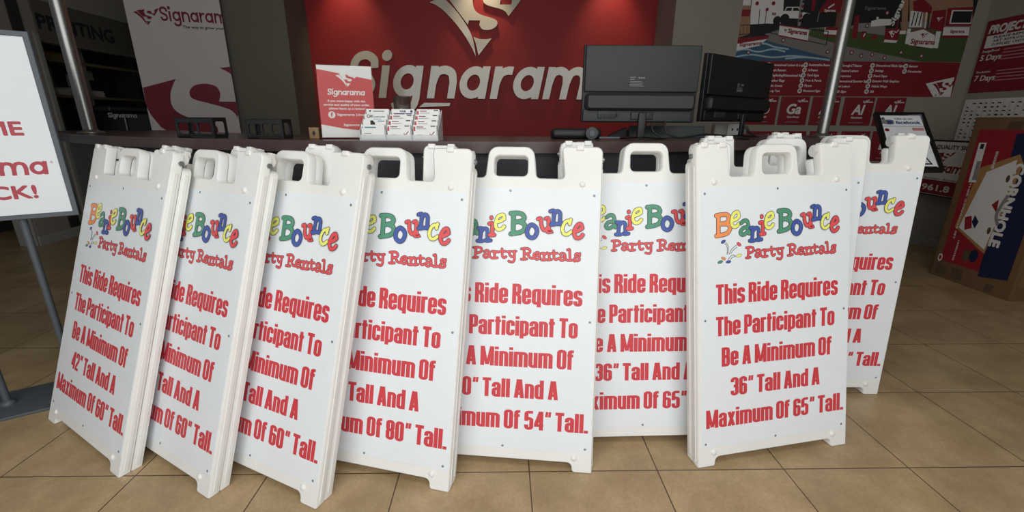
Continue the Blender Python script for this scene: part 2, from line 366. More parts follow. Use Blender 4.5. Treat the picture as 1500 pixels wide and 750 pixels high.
# ------------------------------------------------------------------ cartoon slab logo, digitised on the board face
LOGO_LETTERS = [('orange',0.0137,[[(0.0739,0.8918),(0.0949,0.8943),(0.1152,0.8936),(0.1225,0.8847),(0.1185,0.8705),(0.1071,0.8645),(0.0848,0.8625)],[(0.101,0.8633),(0.1193,0.8604),(0.1275,0.8486),(0.1193,0.8327),(0.0989,0.8253),(0.0746,0.8227)],[(0.0816,0.8926),(0.0819,0.8683),(0.0819,0.8235)]]),('yellow',0.0107,[[(0.1348,0.8721),(0.1541,0.8786),(0.1611,0.8877)],[(0.1611,0.8855),(0.1594,0.8986),(0.1512,0.9017),(0.1397,0.8942),(0.1336,0.8772),(0.1332,0.861),(0.1406,0.8517),(0.1529,0.8526),(0.1615,0.8617)]]),('green',0.0116,[[(0.1702,0.8628),(0.1809,0.8703),(0.1926,0.8699),(0.198,0.8603),(0.2006,0.8383),(0.2032,0.8258)],[(0.1981,0.8475),(0.179,0.8454),(0.1682,0.8331),(0.1728,0.8235),(0.1853,0.8244),(0.1985,0.8348)]]),('blue',0.0112,[[(0.2165,0.8442),(0.2157,0.8231),(0.2133,0.8012)],[(0.205,0.8002),(0.2133,0.7994),(0.2226,0.8001)],[(0.2064,0.8446),(0.2186,0.8449)],[(0.2165,0.8322),(0.2278,0.8438),(0.2388,0.8397),(0.2397,0.8184),(0.2428,0.8028)],[(0.2322,0.8026),(0.2407,0.8014),(0.2517,0.8031)]]),('red',0.0116,[[(0.2519,0.8838),(0.252,0.8816)],[(0.2449,0.8614),(0.2546,0.8625),(0.2565,0.8433),(0.2566,0.8243)],[(0.2473,0.8217),(0.2566,0.8213),(0.2642,0.8225)]]),('yellow',0.0107,[[(0.2702,0.8674),(0.288,0.8737),(0.2965,0.8815)],[(0.2969,0.8792),(0.2951,0.8921),(0.287,0.8935),(0.2752,0.8866),(0.2681,0.8686),(0.2682,0.852),(0.276,0.8426),(0.2887,0.8443),(0.298,0.8535)]]),('green',0.0137,[[(0.3202,0.8997),(0.3413,0.9013),(0.3595,0.8977),(0.3674,0.8852),(0.3589,0.8744),(0.3309,0.8692)],[(0.3503,0.8714),(0.3668,0.8641),(0.3705,0.8491),(0.3559,0.8349),(0.3219,0.8281)],[(0.3293,0.8987),(0.3297,0.8626),(0.33,0.83)]]),('blue',0.0129,['c',[(0.3952,0.8616),(0.4094,0.8521),(0.4131,0.8377),(0.4068,0.8215),(0.3946,0.8161),(0.3822,0.8241),(0.3785,0.8384),(0.3835,0.8538)]]),('red',0.0112,[[(0.4155,0.8825),(0.4252,0.8836),(0.4277,0.8626),(0.4346,0.8466),(0.4435,0.8448),(0.4513,0.8542)],[(0.4419,0.8845),(0.4508,0.8853),(0.4529,0.8654),(0.4551,0.8443),(0.4614,0.8396),(0.4507,0.8385)]]),('blue',0.0112,[[(0.4574,0.9102),(0.4699,0.9113),(0.4694,0.8873),(0.4685,0.8664)],[(0.4605,0.8644),(0.4689,0.8645),(0.4778,0.8668)],[(0.4692,0.8986),(0.4797,0.911),(0.4905,0.9054),(0.4917,0.8866),(0.4921,0.8708)],[(0.4823,0.8674),(0.4912,0.867),(0.4993,0.869)]]),('yellow',0.0103,[[(0.5282,0.8831),(0.5262,0.8741),(0.5254,0.8681)],[(0.5258,0.8718),(0.5189,0.8789),(0.5073,0.871),(0.5005,0.8505),(0.5062,0.8347),(0.518,0.832),(0.5305,0.8414)]]),('red',0.0116,[[(0.545,0.8423),(0.5617,0.8493),(0.5683,0.8574)],[(0.5689,0.8551),(0.5635,0.8682),(0.5536,0.8663),(0.5439,0.8507),(0.5415,0.8356),(0.5491,0.8208),(0.5619,0.8218),(0.5708,0.8314)]])]
PARTY = [[(0.2001,0.7755),(0.1993,0.7579),(0.1989,0.7425)],[(0.1914,0.7411),(0.1989,0.7407),(0.2073,0.7424)],[(0.1913,0.7763),(0.2084,0.778),(0.2198,0.773),(0.2182,0.7621),(0.201,0.7564)],[(0.2299,0.7637),(0.2392,0.7676),(0.2477,0.7628),(0.2491,0.7487),(0.2538,0.744)],[(0.2482,0.7554),(0.2342,0.7546),(0.2288,0.7479),(0.236,0.742),(0.2478,0.748)],[(0.266,0.7648),(0.2665,0.7537),(0.267,0.7425)],[(0.2581,0.7408),(0.2678,0.741),(0.2768,0.7428)],[(0.2579,0.7649),(0.2659,0.7656)],[(0.2669,0.7566),(0.2732,0.7645),(0.28,0.7626)],[(0.2928,0.7746),(0.2938,0.7604),(0.2947,0.7492),(0.3008,0.7437),(0.3076,0.7474)],[(0.2834,0.7647),(0.3049,0.7666)],[(0.3169,0.766),(0.3205,0.7554),(0.3266,0.7483),(0.3365,0.7515)],[(0.3118,0.7655),(0.323,0.7672)],[(0.3364,0.7672),(0.337,0.7508),(0.3367,0.7366),(0.3303,0.7294),(0.3173,0.732)],[(0.3307,0.7668),(0.342,0.7681)],[(0.3702,0.7768),(0.3708,0.7603),(0.3715,0.7422)],[(0.3615,0.7405),(0.3715,0.7407),(0.3807,0.7421)],[(0.361,0.7769),(0.3798,0.7793),(0.3908,0.7728),(0.3883,0.7631),(0.3722,0.7587)],[(0.3822,0.7597),(0.392,0.7472),(0.4018,0.7444)],[(0.406,0.754),(0.4228,0.7554)],[(0.4246,0.7545),(0.4236,0.7621),(0.4165,0.7663),(0.406,0.76),(0.4061,0.7487),(0.4159,0.7421),(0.4274,0.7476)],[(0.4395,0.7636),(0.4402,0.753),(0.4408,0.7423)],[(0.4319,0.7405),(0.4408,0.7404),(0.4488,0.7419)],[(0.4315,0.7636),(0.4395,0.7644)],[(0.4406,0.756),(0.4502,0.7657),(0.4574,0.7597),(0.4586,0.7445)],[(0.4515,0.7414),(0.4587,0.7414),(0.4667,0.7433)],[(0.4733,0.7733),(0.4745,0.7588),(0.476,0.7481),(0.4819,0.7432),(0.4891,0.7471)],[(0.4636,0.7643),(0.4856,0.7659)],[(0.4955,0.7623),(0.504,0.7665),(0.5123,0.7615),(0.5144,0.7469),(0.5208,0.7431)],[(0.5129,0.7542),(0.4998,0.753),(0.4949,0.7464),(0.5027,0.7406),(0.513,0.7462)],[(0.521,0.7783),(0.5277,0.7791),(0.5295,0.7599),(0.5308,0.7445)],[(0.5226,0.7419),(0.5308,0.7419),(0.5404,0.7433)],[(0.5636,0.7674),(0.5629,0.759)],[(0.5619,0.7621),(0.5544,0.7671),(0.5486,0.762),(0.5524,0.7557),(0.5607,0.7522),(0.5627,0.7452),(0.5546,0.741),(0.5471,0.7468)],[(0.5466,0.7499),(0.5468,0.7399)]]
BEANS = [('blue',0.1009,0.8017,0.009,0.0047,24),('red',0.1625,0.7901,0.009,0.0052,-34),('yellow',0.1631,0.7507,0.0103,0.0043,14),('green',0.0894,0.7321,0.0099,0.0043,14),('orange',0.1021,0.7437,0.009,0.0039,-24),('blue',0.1214,0.731,0.0094,0.0043,4)]
STALKS = [[(0.1111,0.7987),(0.1193,0.7875),(0.1209,0.7729),(0.1177,0.7563)],[(0.1062,0.7953),(0.1152,0.7841),(0.1168,0.7695),(0.1144,0.7572)],[(0.153,0.788),(0.1357,0.7758),(0.1259,0.7617),(0.1242,0.7567)],[(0.1555,0.7813),(0.1399,0.7701),(0.13,0.7586)],[(0.1185,0.7381),(0.1296,0.7499),(0.1399,0.7537),(0.149,0.7503)],[(0.1267,0.7362),(0.1366,0.7459),(0.1498,0.7488)]]
# ------------------------------------------------------------------ heavy geometric script of the shop sign (x-height 1)
def arc(cx, cy, rx, ry, a0, a1, n=14): return [(cx+rx*math.cos(math.radians(t)), cy+ry*math.sin(math.radians(t))) for t in np.linspace(a0, a1, n)]
SG = {
 'S': (1.0, [smooth([(.83, .92), (.80, 1.14), (.64, 1.27), (.46, 1.30), (.26, 1.23), (.15, 1.03), (.22, .82), (.46, .70), (.68, .60), (.79, .40), (.70, .19), (.46, .11), (.24, .17), (.12, .40)], 4)]),
 'i': (.40, [[(.14, 0), (.14, 1)], 'dot']),
 'g': (1.02, ['c', arc(.46, .52, .345, .375, 0, 360, 26)[:-1], [(.82, 1)]+smooth([(.82, .9), (.82, .3), (.82, -.05), (.74, -.27), (.5, -.36), (.22, -.3), (.12, -.12)], 5)]),
 'n': (1.0, [[(.14, 0), (.14, 1)], smooth([(.14, .45), (.24, .78), (.48, .885), (.74, .78), (.83, .5)], 5)+[(.83, 0)]]),
 'a': (1.02, ['c', arc(.46, .5, .345, .375, 0, 360, 26)[:-1], [(.82, 0), (.82, 1)]]),
 'r': (.66, [[(.14, 0), (.14, 1)], smooth([(.14, .45), (.24, .76), (.44, .87), (.64, .87)], 5)]),
 'm': (1.56, [[(.14, 0), (.14, 1)], smooth([(.14, .45), (.22, .78), (.44, .885), (.67, .78), (.75, .5)], 5)+[(.75, 0)], smooth([(.75, .45), (.84, .78), (1.06, .885), (1.29, .78), (1.37, .5)], 5)+[(1.37, 0)]]),
}
def script_width(txt): return sum(SG[c][0] for c in txt)-.06
def script_letter(mb, ch, fr, x, y, xh, mt, n=0., depth=0., sx=1., shear=.2, pen=.25):
    closed = False
    for q in SG[ch][1]:
        if q == 'c': closed = True; continue
        if q == 'dot':
            c = [(.14+.165*math.cos(t), 1.30+.165*math.sin(t)) for t in np.arange(20)*math.pi/10]
            mb.poly([(x+(a*sx+b*shear)*xh, y+b*xh) for a, b in c], fr, mt, n, depth); continue
        mb.strip(q, pen, fr, mt, n, closed, depth=depth, sx=sx, shear=shear, pos=(x, y), sc=xh); closed = False; n += .0003 if depth else 0
def script(mb, txt, fr, x, y, xh, mt, n=0., fit=None, align='l', shear=.2, pen=.25):
    sx = fit/(script_width(txt)*xh) if fit else 1.; w = script_width(txt)*xh*sx
    x -= w/2 if align == 'c' else w if align == 'r' else 0
    for ch in txt: script_letter(mb, ch, fr, x, y, xh, mt, n, sx=sx, shear=shear, pen=pen); x += SG[ch][0]*xh*sx
# ------------------------------------------------------------------ winged triangular emblem (unit box: x 0..1 left tip to right tip)
def _e(P): return [((x-70)/1150, (640-y)/1150) for x, y in P]
EMBLEM = [
 _e(smooth([(70, 24), (150, -6), (232, -14), (330, 75), (420, 185), (500, 310), (552, 440), (579, 622)], 4)+smooth([(540, 535), (472, 415), (395, 302), (300, 190), (205, 98), (130, 48)], 4)),
 _e(smooth([(240, -60), (295, 0), (400, 140), (495, 265)], 4)+[(505, 216), (635, 216)]+smooth([(625, 262), (645, 302), (690, 320), (762, 312), (815, 280), (832, 240), (812, 208), (760, 186), (640, 150), (582, 108), (556, 40), (560, -40), (600, -130)], 4)+[(420, -95)]),
 _e(smooth([(1225, -215), (1085, 0), (958, 165)], 4)+smooth([(920, 112), (862, 86), (720, 48), (672, 10), (690, -40), (760, -74), (845, -58), (868, -10)], 4)+[(859, 39), (989, 39), (1000, -30)]+[(1010, -130)]),
 _e(smooth([(555, 400), (620, 422), (690, 425), (765, 415)], 3)+[(610, 610)]+smooth([(600, 560), (580, 470)], 2)),
]
def emblem(mb, fr, x, y, w, mt, n=0., tilt=0., h=1.):
    for P in EMBLEM: mb.poly([(x+a*w, y+b*w*h) for a, b in P], fr, mt, n)
# ------------------------------------------------------------------ setting
WHITE_PL = mat('white_plastic', (233, 233, 229), .42, noise=.025, nscale=9, bump=.10, bscale=900)
SHEET = mat('white_print_sheet', (230, 235, 238), .38, noise=.012, nscale=14)
RED_INK = mat('red_ink', (206, 64, 72), .45, noise=.03)
DARK_INK = mat('dark_outline_ink', (58, 44, 52), .5)
INK = {'orange': mat('orange_ink', (240, 150, 92), .45), 'yellow': mat('yellow_ink', (240, 240, 120), .45), 'green': mat('green_ink', (84, 148, 118), .45),
       'blue': mat('blue_ink', (70, 92, 166), .45), 'red': mat('logo_red_ink', (224, 84, 88), .45)}
GREY_WALL = mat('grey_wall_paint', (146, 140, 129), .8, noise=.03, nscale=3, bump=.05, bscale=200)
OLIVE_WALL = mat('olive_grey_wall_paint', (104, 100, 88), .8, noise=.03, nscale=3, bump=.05, bscale=200)
RED_WALL = mat('red_wall_paint', (148, 28, 26), .6, noise=.03, nscale=4, bump=.06, bscale=250)
TRIM = mat('pale_trim_paint', (150, 148, 142), .5)
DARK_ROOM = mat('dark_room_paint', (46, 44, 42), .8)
BLACK = mat('black_plastic', (24, 25, 26), .45, noise=.08)
BLACK_G = mat('black_gloss_paint', (14, 14, 15), .25)
SLATE = mat('slate_metal', (84, 90, 96), .45, noise=.05)
STEEL = mat('brushed_steel', (150, 150, 147), .33, metal=.9, noise=.06, nscale=60)
PRINT_RED = mat('print_red', (124, 24, 36), .55, noise=.03)
PRINT_WHITE = mat('print_white', (214, 212, 208), .6, noise=.02)
PRINT_BLACK = mat('print_black', (26, 26, 28), .6)
PRINT_GREY = mat('print_grey', (130, 128, 126), .6)
YL, YM, YR, XL, XR = 3.05, 3.5, 3.0, -3.62, 5.1      # wall depths and sides
def slab(name, x0, x1, y0, y1, z0, z1, mt, bev=0.):
    m = MB(); m.box(x0, x1, y0, y1, z0, z1, mt, bev); return m.build(name, kind='structure')
slab('floor', -6, 6.5, -2.6, 6.2, -.1, 0, tile_material())
slab('ceiling', -6, 6.5, -2.4, 6.2, 2.75, 2.85, mat('ceiling_tile', (170, 166, 158), .9))
XA, XB = float(aty(441, 200, YL)[0]), float(aty(957, 80, YM)[0])        # recess of the red wall
slab('wall_red', XA-.1, XB+.1, YM, YM+.1, 0, 2.75, RED_WALL)
slab('wall_left_pier', -2.25, XA, YL, YM+.1, 0, 2.75, OLIVE_WALL)
slab('wall_back_right', XB, XR+.1, YR, YM+.1, 0, 2.75, GREY_WALL)
slab('wall_right', XR, XR+.1, -2.4, YR, 0, 2.75, GREY_WALL)
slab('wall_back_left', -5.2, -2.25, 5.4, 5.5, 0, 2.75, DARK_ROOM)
# left wall: front part, header over the print room opening, low wall under it
WL = MB(); WL.box(XL-.12, XL, 2.92, 3.46, 0, 2.75, GREY_WALL); WL.box(XL-.12, XL, 3.46, 5.4, 1.885, 2.75, GREY_WALL); WL.box(XL-.12, XL, 3.46, 5.4, 0, .9, GREY_WALL)
WL.build('wall_left', kind='structure')
slab('wall_front_left', -3.80, XL-.12, 2.92, 3.04, 0, 2.75, GREY_WALL)
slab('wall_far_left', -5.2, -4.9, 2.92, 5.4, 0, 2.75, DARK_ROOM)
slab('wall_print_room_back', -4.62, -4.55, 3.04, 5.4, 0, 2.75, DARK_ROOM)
slab('baseboard_left', XL, XL+.018, 2.90, 5.4, 0, .10, TRIM, .004)
slab('baseboard_right', XR-.016, XR, -2.4, YR, 0, .10, TRIM, .004)
slab('baseboard_back', XB, XR, YR-.016, YR, 0, .10, TRIM, .004)
TD = MB(); TD.box(-3.80, -3.63, 2.895, 2.92, 0, 2.2, TRIM, .006); TD.box(-3.75, -3.70, 2.885, 2.9, 0, 2.2, TRIM, .004); TD.build('trim_1', kind='structure')
TO = MB(); TO.box(XL, XL+.02, 3.415, 3.465, .10, 1.95, TRIM, .004); TO.build('trim_2', kind='structure')
TB = MB(); TB.box(XL, XL+.012, 3.245, 3.345, .10, 2.7, DARK_ROOM); TB.build('trim_3', kind='structure')
# ------------------------------------------------------------------ reception counter (curved)
CX, CY, CR, CZ = .55, 3.64, 3.2, 1.10
def cpt(rho, th): return (CX+rho*math.sin(th), CY-rho*math.cos(th))
TH0, TH1 = math.asin((-1.92-CX)/CR), math.asin((2.92-CX)/CR)
def ring(mb, r0, r1, z0, z1, t0, t1, mt, n=48):
    vs = []
    for i in range(n+1):
        t = t0+(t1-t0)*i/n
        for r, z in ((r0, z0), (r1, z0), (r1, z1), (r0, z1)): x, y = cpt(r, t); vs.append((x, y, z))
    fs = []
    for i in range(n):
        for k in range(4): fs.append((i*4+k, i*4+(k+1) % 4, i*4+4+(k+1) % 4, i*4+4+k))
    fs += [(3, 2, 1, 0), tuple(n*4+k for k in range(4))]
    mb.add(vs, fs, mt)
counter = thing('reception_counter', 'curved dark brown reception counter behind the row of A-frame signs', 'counter', (CX, CY-CR+.1, 0))
WOOD = mat('dark_mahogany_laminate', (74, 58, 56), .3, noise=.08, nscale=8)
BODY = mat('charcoal_counter_front', (62, 63, 66), .55, noise=.05, nscale=5)
def local(mb, o):
    mb.v = [(x-o[0], y-o[1], z-o[2]) for x, y, z in mb.v]; return mb
o_ = (CX, CY-CR+.1, 0)
m = MB(); ring(m, CR-.62, CR-.005, CZ-.012, CZ, TH0, TH1, WOOD); ring(m, CR-.62, CR, CZ-.042, CZ-.012, TH0, TH1, WOOD); local(m, o_).build('countertop', counter)
m = MB(); ring(m, CR-.52, CR-.05, .09, CZ-.042, TH0+.012, TH1-.012, BODY); local(m, o_).build('front_panel', counter)
m = MB(); ring(m, CR-.48, CR-.09, 0, .09, TH0+.02, TH1-.02, BLACK); local(m, o_).build('toe_kick', counter)
def on_counter(px, py):
    p = atz(px, py, CZ); return Vector(p)
for px, py, w in ((133, 195.5, 'left'), (1214.5, 200.5, 'right')):
    p = atz(px, py, CZ); q = np.array(p[:2])-np.array((CX, CY)); rr = np.hypot(*q); rr2 = min(rr, CR-.09)
    x, y = np.array((CX, CY))+q/rr*rr2
    t = thing('steel_pole', f'brushed steel pole rising from the {w} end of the reception counter', 'pole', (x, y, CZ), group='steel poles on the counter ends')
    m = MB(); m.cyl((0, 0, .01), (0, 0, 2.75-CZ), .029, STEEL, 24); m.build('shaft', t)
    m = MB(); m.lathe([(0, 0), (.056, 0), (.056, .006), (.035, .014), (.029, .02)], (0, 0, 0), (0, 0, 1), STEEL); m.build('flange', t)
# ------------------------------------------------------------------ lettering and emblem on the red wall
LET = mat('cream_acrylic_letter', (208, 201, 182), .12, spec=.6, noise=.02, coat=.3)
Yf = YM-.035
a = aty(508, 144.3, Yf); b = aty(868, 146.5, Yf); xtop = aty(690, 97, Yf); base = aty(690, 144.6, Yf)
XH = float(xtop[2]-base[2]); FW = frame((0, Yf, 0), (1, 0, 0), (0, 0, 1))
sign = thing('wall_lettering', 'raised cream script shop name on the red wall', 'sign', (float(base[0]), YM, float(base[2])))
FWl = frame((-float(base[0]), Yf-YM, -float(base[2])), (1, 0, 0), (0, 0, 1))
starts = [508, 554, 573.5, 624.5, 670, 716.5, 748, 793.5, 868]
for i, ch in enumerate('Signarama'):
    x = float(aty(starts[i], 144.5, Yf)[0]); z = float(base[2])
    m = MB(); script_letter(m, ch, FWl, x, z, XH, LET, 0, .028, sx=.93 if ch in 'm' else .97, shear=.2, pen=.25)
    m.build('letter', sign)
for quad in ([(500, 149.5), (532, 150), (535, 159), (500, 160.5)], [(621.5, 150.6), (659.5, 151), (658.5, 155.2), (614, 157)]):
    m = MB(); m.poly([(float(aty(px, py, Yf)[0]), float(aty(px, py, Yf)[2])) for px, py in quad], FWl, LET, 0, .028); m.build('underline_bar', sign)
emb = thing('wall_emblem', 'raised cream winged triangle emblem high on the red wall', 'sign', (float(base[0]), YM, float(base[2])+.5))
FE = frame((-float(base[0]), Yf-YM, -float(base[2])-.5), (1, 0, 0), (0, 0, 1))
p0 = aty(629.3, 3.2, Yf); p1 = aty(697, 82.5, Yf)
ex = float(p1[0]-p0[0])/(509/1150.); ez = float(p0[2]-p1[2])/((616-18)/1150.)
for P in EMBLEM:
    m = MB(); m.poly([(float(p0[0])+u*ex, float(p1[2])+(v-18/1150.)*ez) for u, v in P], FE, LET, 0, .028); m.build('emblem_piece', emb)
# ------------------------------------------------------------------ A-frame sign boards
BW, BT = .631, 1.135
def board_outline(top, lip=0.):
    P = [(0, 0), (.07, 0), (.072, .033), (.559, .033), (.561, 0), (.631, 0), (.631, top), (.491, top), (.503, 1.024), (.405, 1.024), (.394, 1.133), (.237, 1.133), (.226, 1.024), (.128, 1.024), (.119, top), (0, top)]
    R = [.005, .010, .018, .018, .010, .005, .022, .012, .012, .016, .034, .034, .016, .012, .012, .022]
    return [(x-BW/2, z) for x, z in fillet(P, R, True, 4)]
HOLE = [(x-BW/2, z) for x, z in rrect(.257, 1.030, .374, 1.101, .017)]
def slant(mb, k):
    mb.v = [(x, y, z+k*y*max(0, 1-max(z, 0)/.06)) for x, y, z in mb.v]; return mb
def lug(m, x, z, y0, y1): m.box(x-.013, x+.013, y0, y1, z-.014, z+.004, WHITE_PL, .004)
def shell_shape(m, top, y0, y1, front):
    fr = frame((0, y0, 0), (1, 0, 0), (0, 0, 1), (0, -1, 0)) if front else frame((0, y1, 0), (1, 0, 0), (0, 0, 1), (0, 1, 0))
    if front: m.poly([board_outline(top), HOLE], fr, WHITE_PL, 0, y1-y0, .0035)
    else:
        k0 = len(m.f); m.poly([board_outline(top), HOLE], frame((0, y0, 0), (1, 0, 0), (0, 0, 1), (0, -1, 0)), WHITE_PL, 0, y1-y0, .0035)
BOARDS = [
 # x, y of the front left foot, yaw, lean, lines of text, label
 (-1.0378, .3062, -.5308, .3370, '42" Tall And A', 'Maximum Of 60" Tall.', 'leftmost white A-frame sign reading 42 to 60 inches, beside the welcome sign'),
 (-.6849, .2027, -.5096, .3301, '42" Tall And A', 'Maximum Of 60" Tall.', 'white A-frame sign second from left, partly covered by the 42 inch board'),
 (-.3445, .1182, -.4390, .3242, '48" Tall And A', 'Maximum Of 60" Tall.', 'white A-frame sign third from left, just left of the 80 inch board'),
 (.0260, .0707, -.2560, .2884, '42" Tall And A', 'Maximum Of 80" Tall.', 'white A-frame sign with red text ending Maximum Of 80 inches Tall'),
 (.4976, .0576, -.1139, .2770, '40" Tall And A', 'Maximum Of 54" Tall.', 'white A-frame sign with red text ending Maximum Of 54 inches Tall'),
 (1.0289, .1215, .0200, .2340, '36" Tall And A', 'Maximum Of 65" Tall.', 'white A-frame sign set back between the 54 inch board and the fully visible board'),
 (1.5066, .0051, .1834, .2229, '36" Tall And A', 'Maximum Of 65" Tall.', 'fully visible white A-frame sign in front at the right with its whole logo showing'),
 (1.5730, .3020, -.0350, .1500, '36" Tall And A', 'Maximum Of 65" Tall.', 'white A-frame sign hidden behind the fully visible board, only a right strip showing'),
 (1.884, .4520, -.0231, .0756, '42" Tall And A', 'Maximum Of 65" Tall.', 'rearmost white A-frame sign at the right end in front of the black picture frame'),
]
FB = frame((-BW/2, -.0012, 0), (1, 0, 0), (0, 0, 1), (0, -1, 0))
def print_face(m, l4, l5):
    n = .0004
    cond_text(m, 'This Ride Requires', FB, .072, .577, .5835, .0705, RED_INK, n)
    cond_text(m, 'The Participant To', FB, .072, .565, .4715, .0685, RED_INK, n)
    cond_text(m, 'Be A Minimum Of', FB, .095, .555, .3615, .0680, RED_INK, n)
    cond_text(m, l4, FB, .131, .505, .2520, .0660, RED_INK, n)
    cond_text(m, l5, FB, .033, .612, .1420, .0665, RED_INK, n)
    h = .0003
    for c, w, paths in LOGO_LETTERS:
        for lay, (mt, ex) in enumerate(((DARK_INK, .0036), (INK[c], 0.))):
            cl = False
            for p in paths:
                if p == 'c': cl = True; continue
                q = smooth(p, 5, cl) if len(p) > 2 else p
                m.strip(q, w+ex, FB, mt, h+lay*.00015, cl, round_=True); cl = False
        h += .0003
    for lay, (mt, w) in enumerate(((DARK_INK, .0098), (INK['red'], .0066))):
        for p in PARTY: m.strip(smooth(p, 4) if len(p) > 2 else p, w, FB, mt, .0004+lay*.0002, round_=True)
    for c, x, y, a, b, r in BEANS:
        m.dot((x, y), a+.0012, FB, DARK_INK, .0003, b+.0012, math.radians(r)); m.dot((x, y), a, FB, INK[c], .0005, b, math.radians(r))
    for p in STALKS: m.strip(smooth(p, 4) if len(p) > 2 else p, .0018, FB, DARK_INK, .0004)
ZINC = mat('zinc_screw', (150, 152, 154), .35, metal=.8)
RIV = [(.067, 1.006), (.564, 1.006), (.064, .052), (.567, .052)]
SCR = [(.030, .967), (.316, .979), (.606, .967), (.030, .53), (.606, .53), (.030, .086), (.316, .080), (.605, .086)]
BGRP = 'A-frame signs leaning along the reception counter'
for (bx, by, yw, ln, l4, l5, lab) in BOARDS:
    cx, cy = bx+BW/2*math.cos(yw), by+BW/2*math.sin(yw)
    t = thing('sandwich_board', lab, 'sign', (cx, cy, 0), (-ln, 0, yw), BGRP); k = math.tan(ln)
    m = MB(); shell_shape(m, BT, 0, .031, True)
    for x in (.030, .100, .553): lug(m, x-BW/2, BT, -.004, .020)
    for x0, x1 in ((.006, .118), (.494, .625)): m.cyl((x0-BW/2, .030, 1.112), (x1-BW/2, .030, 1.112), .0215, WHITE_PL, 20)
    for sx in (-1, 1): m.box(sx*BW/2-.0025, sx*BW/2+.0025, .012, .022, .02, 1.06, WHITE_PL)
    fp_ = slant(m, k).build('front_panel', t)
    m = MB(); shell_shape(m, 1.086, .034, .063, False)
    for sx in (-1, 1): m.box(sx*BW/2-.0025, sx*BW/2+.0025, .044, .054, .03, 1.06, WHITE_PL)
    for x in (.062, .570): m.box(x-BW/2-.03, x-BW/2+.03, .052, .062, 1.08, BT, WHITE_PL, .006); lug(m, x-BW/2-.018, BT+.006, .046, .066); lug(m, x-BW/2+.018, BT+.006, .046, .066)
    slant(m, k).build('rear_panel', t)
    m = MB(); m.box(.0142-BW/2, .6235-BW/2, -.0012, .002, .0715, .989, SHEET); print_face(m, l4, l5); pi_ = m.build('printed_insert', t)
    m = MB(); m.box(.0142-BW/2, .6235-BW/2, .061, .0642, .0715, .989, SHEET); m.build('rear_insert', t)
    for x, z in RIV:
        m = MB(); m.lathe([(.0105, 0), (.0105, .0015), (.0085, .004), (.004, .0056), (0, .006)], (x-BW/2, 0, z), (0, -1, 0), WHITE_PL, 16); m.build('rivet', fp_)
    for x, z in SCR:
        m = MB(); m.lathe([(.0042, 0), (.0042, .0006), (.0030, .0014), (0, .0016)], (x-BW/2, -.0012, z), (0, -1, 0), ZINC, 10); m.build('screw', pi_)
    for sx in (-1, 1):
        m = MB(); m.cyl((sx*(BW/2-.002), .026, 1.096), (sx*(BW/2+.0055), .026, 1.096), .0088, ZINC, 12); m.cyl((sx*(BW/2+.004), .026, 1.096), (sx*(BW/2+.008), .026, 1.096), .005, ZINC, 6); m.build('hinge_bolt', fp_)
    rr = Matrix.Rotation(yw, 3, 'Z')@Matrix.Rotation(-ln, 3, 'X')
# ------------------------------------------------------------------ welcome sign on a two-pole floor stand
WA = math.radians(32); wu = Vector((math.cos(WA), math.sin(WA), 0)); wn = Vector((math.sin(WA), -math.cos(WA), 0))
A0 = Vector((-1.10, .51, 0)); wc = A0+wu*-.108
t = thing('welcome_sign', 'white welcome sign in a slate frame on two poles at the left edge', 'sign', wc, (0, 0, WA))
m = MB(); m.box(-.30, .285, -.125, .125, 0, .012, SLATE, .003); m.build('base_plate', t)
for x in (-.108, .108):
    m = MB(); m.cyl((x, 0, .012), (x, 0, 1.44), .0125, SLATE, 16); m.lathe([(.024, 0), (.024, .01), (.0125, .018)], (x, 0, .012), (0, 0, 1), SLATE, 16); m.build('pole', t)
m = MB(); fo = frame((0, -.042, 0), (1, 0, 0), (0, 0, 1), (0, -1, 0))
m.poly([[(-.285, .793), (.285, .793), (.285, 1.477), (-.285, 1.477)], [(-.267, .811), (.267, .811), (.267, 1.459), (-.267, 1.459)]], fo, SLATE, 0, .028, .002); m.build('frame', t)
m = MB(); m.box(-.268, .268, -.036, -.02, .81, 1.46, SHEET)
fs = frame((0, -.036, 0), (1, 0, 0), (0, 0, 1), (0, -1, 0)); WR = mat('welcome_red_ink', (178, 66, 78), .5)
m.text('WELCOME', fs, (0, 1.112), .047, WR, .0005, 'c', bold=.05, fit=.385)
script(m, 'Signarama', fs, -.232, .962, .051, WR, .0005, fit=.462, shear=.08, pen=.24)
m.text('®', fs, (.242, 1.004), .008, WR, .0005)
m.text('LIMERICK!', fs, (0, .874), .047, WR, .0005, 'c', bold=.05, fit=.36)
m.build('sign_sheet', t)
# ------------------------------------------------------------------ roll-up banner
BA = math.radians(10)
_n = (math.sin(BA), -math.cos(BA), 0); p = onplane(222, 187, (-2.2, 2.88, 0), _n); q = onplane(352, 187, (-2.2, 2.88, 0), _n); bw = .80
t = thing('rollup_banner', 'tall white roll-up banner with large dark red emblem left of the red wall', 'banner', ((float(p[0])+float(q[0]))/2, (float(p[1])+float(q[1]))/2, 0), (0, 0, BA))
bw = (float(q[0])-float(p[0]))/math.cos(BA)
def bpt(px, py):
    c = Vector(t.location); u = Vector((math.cos(BA), math.sin(BA), 0)); nrm = (math.sin(BA), -math.cos(BA), 0)
    P = Vector(onplane(px, py, tuple(c), nrm)); return ((P-c).dot(u), P.z)
BAN = mat('banner_vinyl', (192, 185, 182), .5, noise=.02); BRED = mat('banner_red_ink', (112, 20, 40), .5)
m = MB(); m.box(-bw/2-.02, bw/2+.02, -.10, .10, 0, .09, STEEL, .02); m.build('base_cassette', t)
m = MB(); m.box(-bw/2, bw/2, -.002, .002, .07, 2.30, BAN); fb = frame((0, -.002, 0), (1, 0, 0), (0, 0, 1), (0, -1, 0))
cr = lambda x, y: bpt(220+x/5.77, 100+y/5.77)
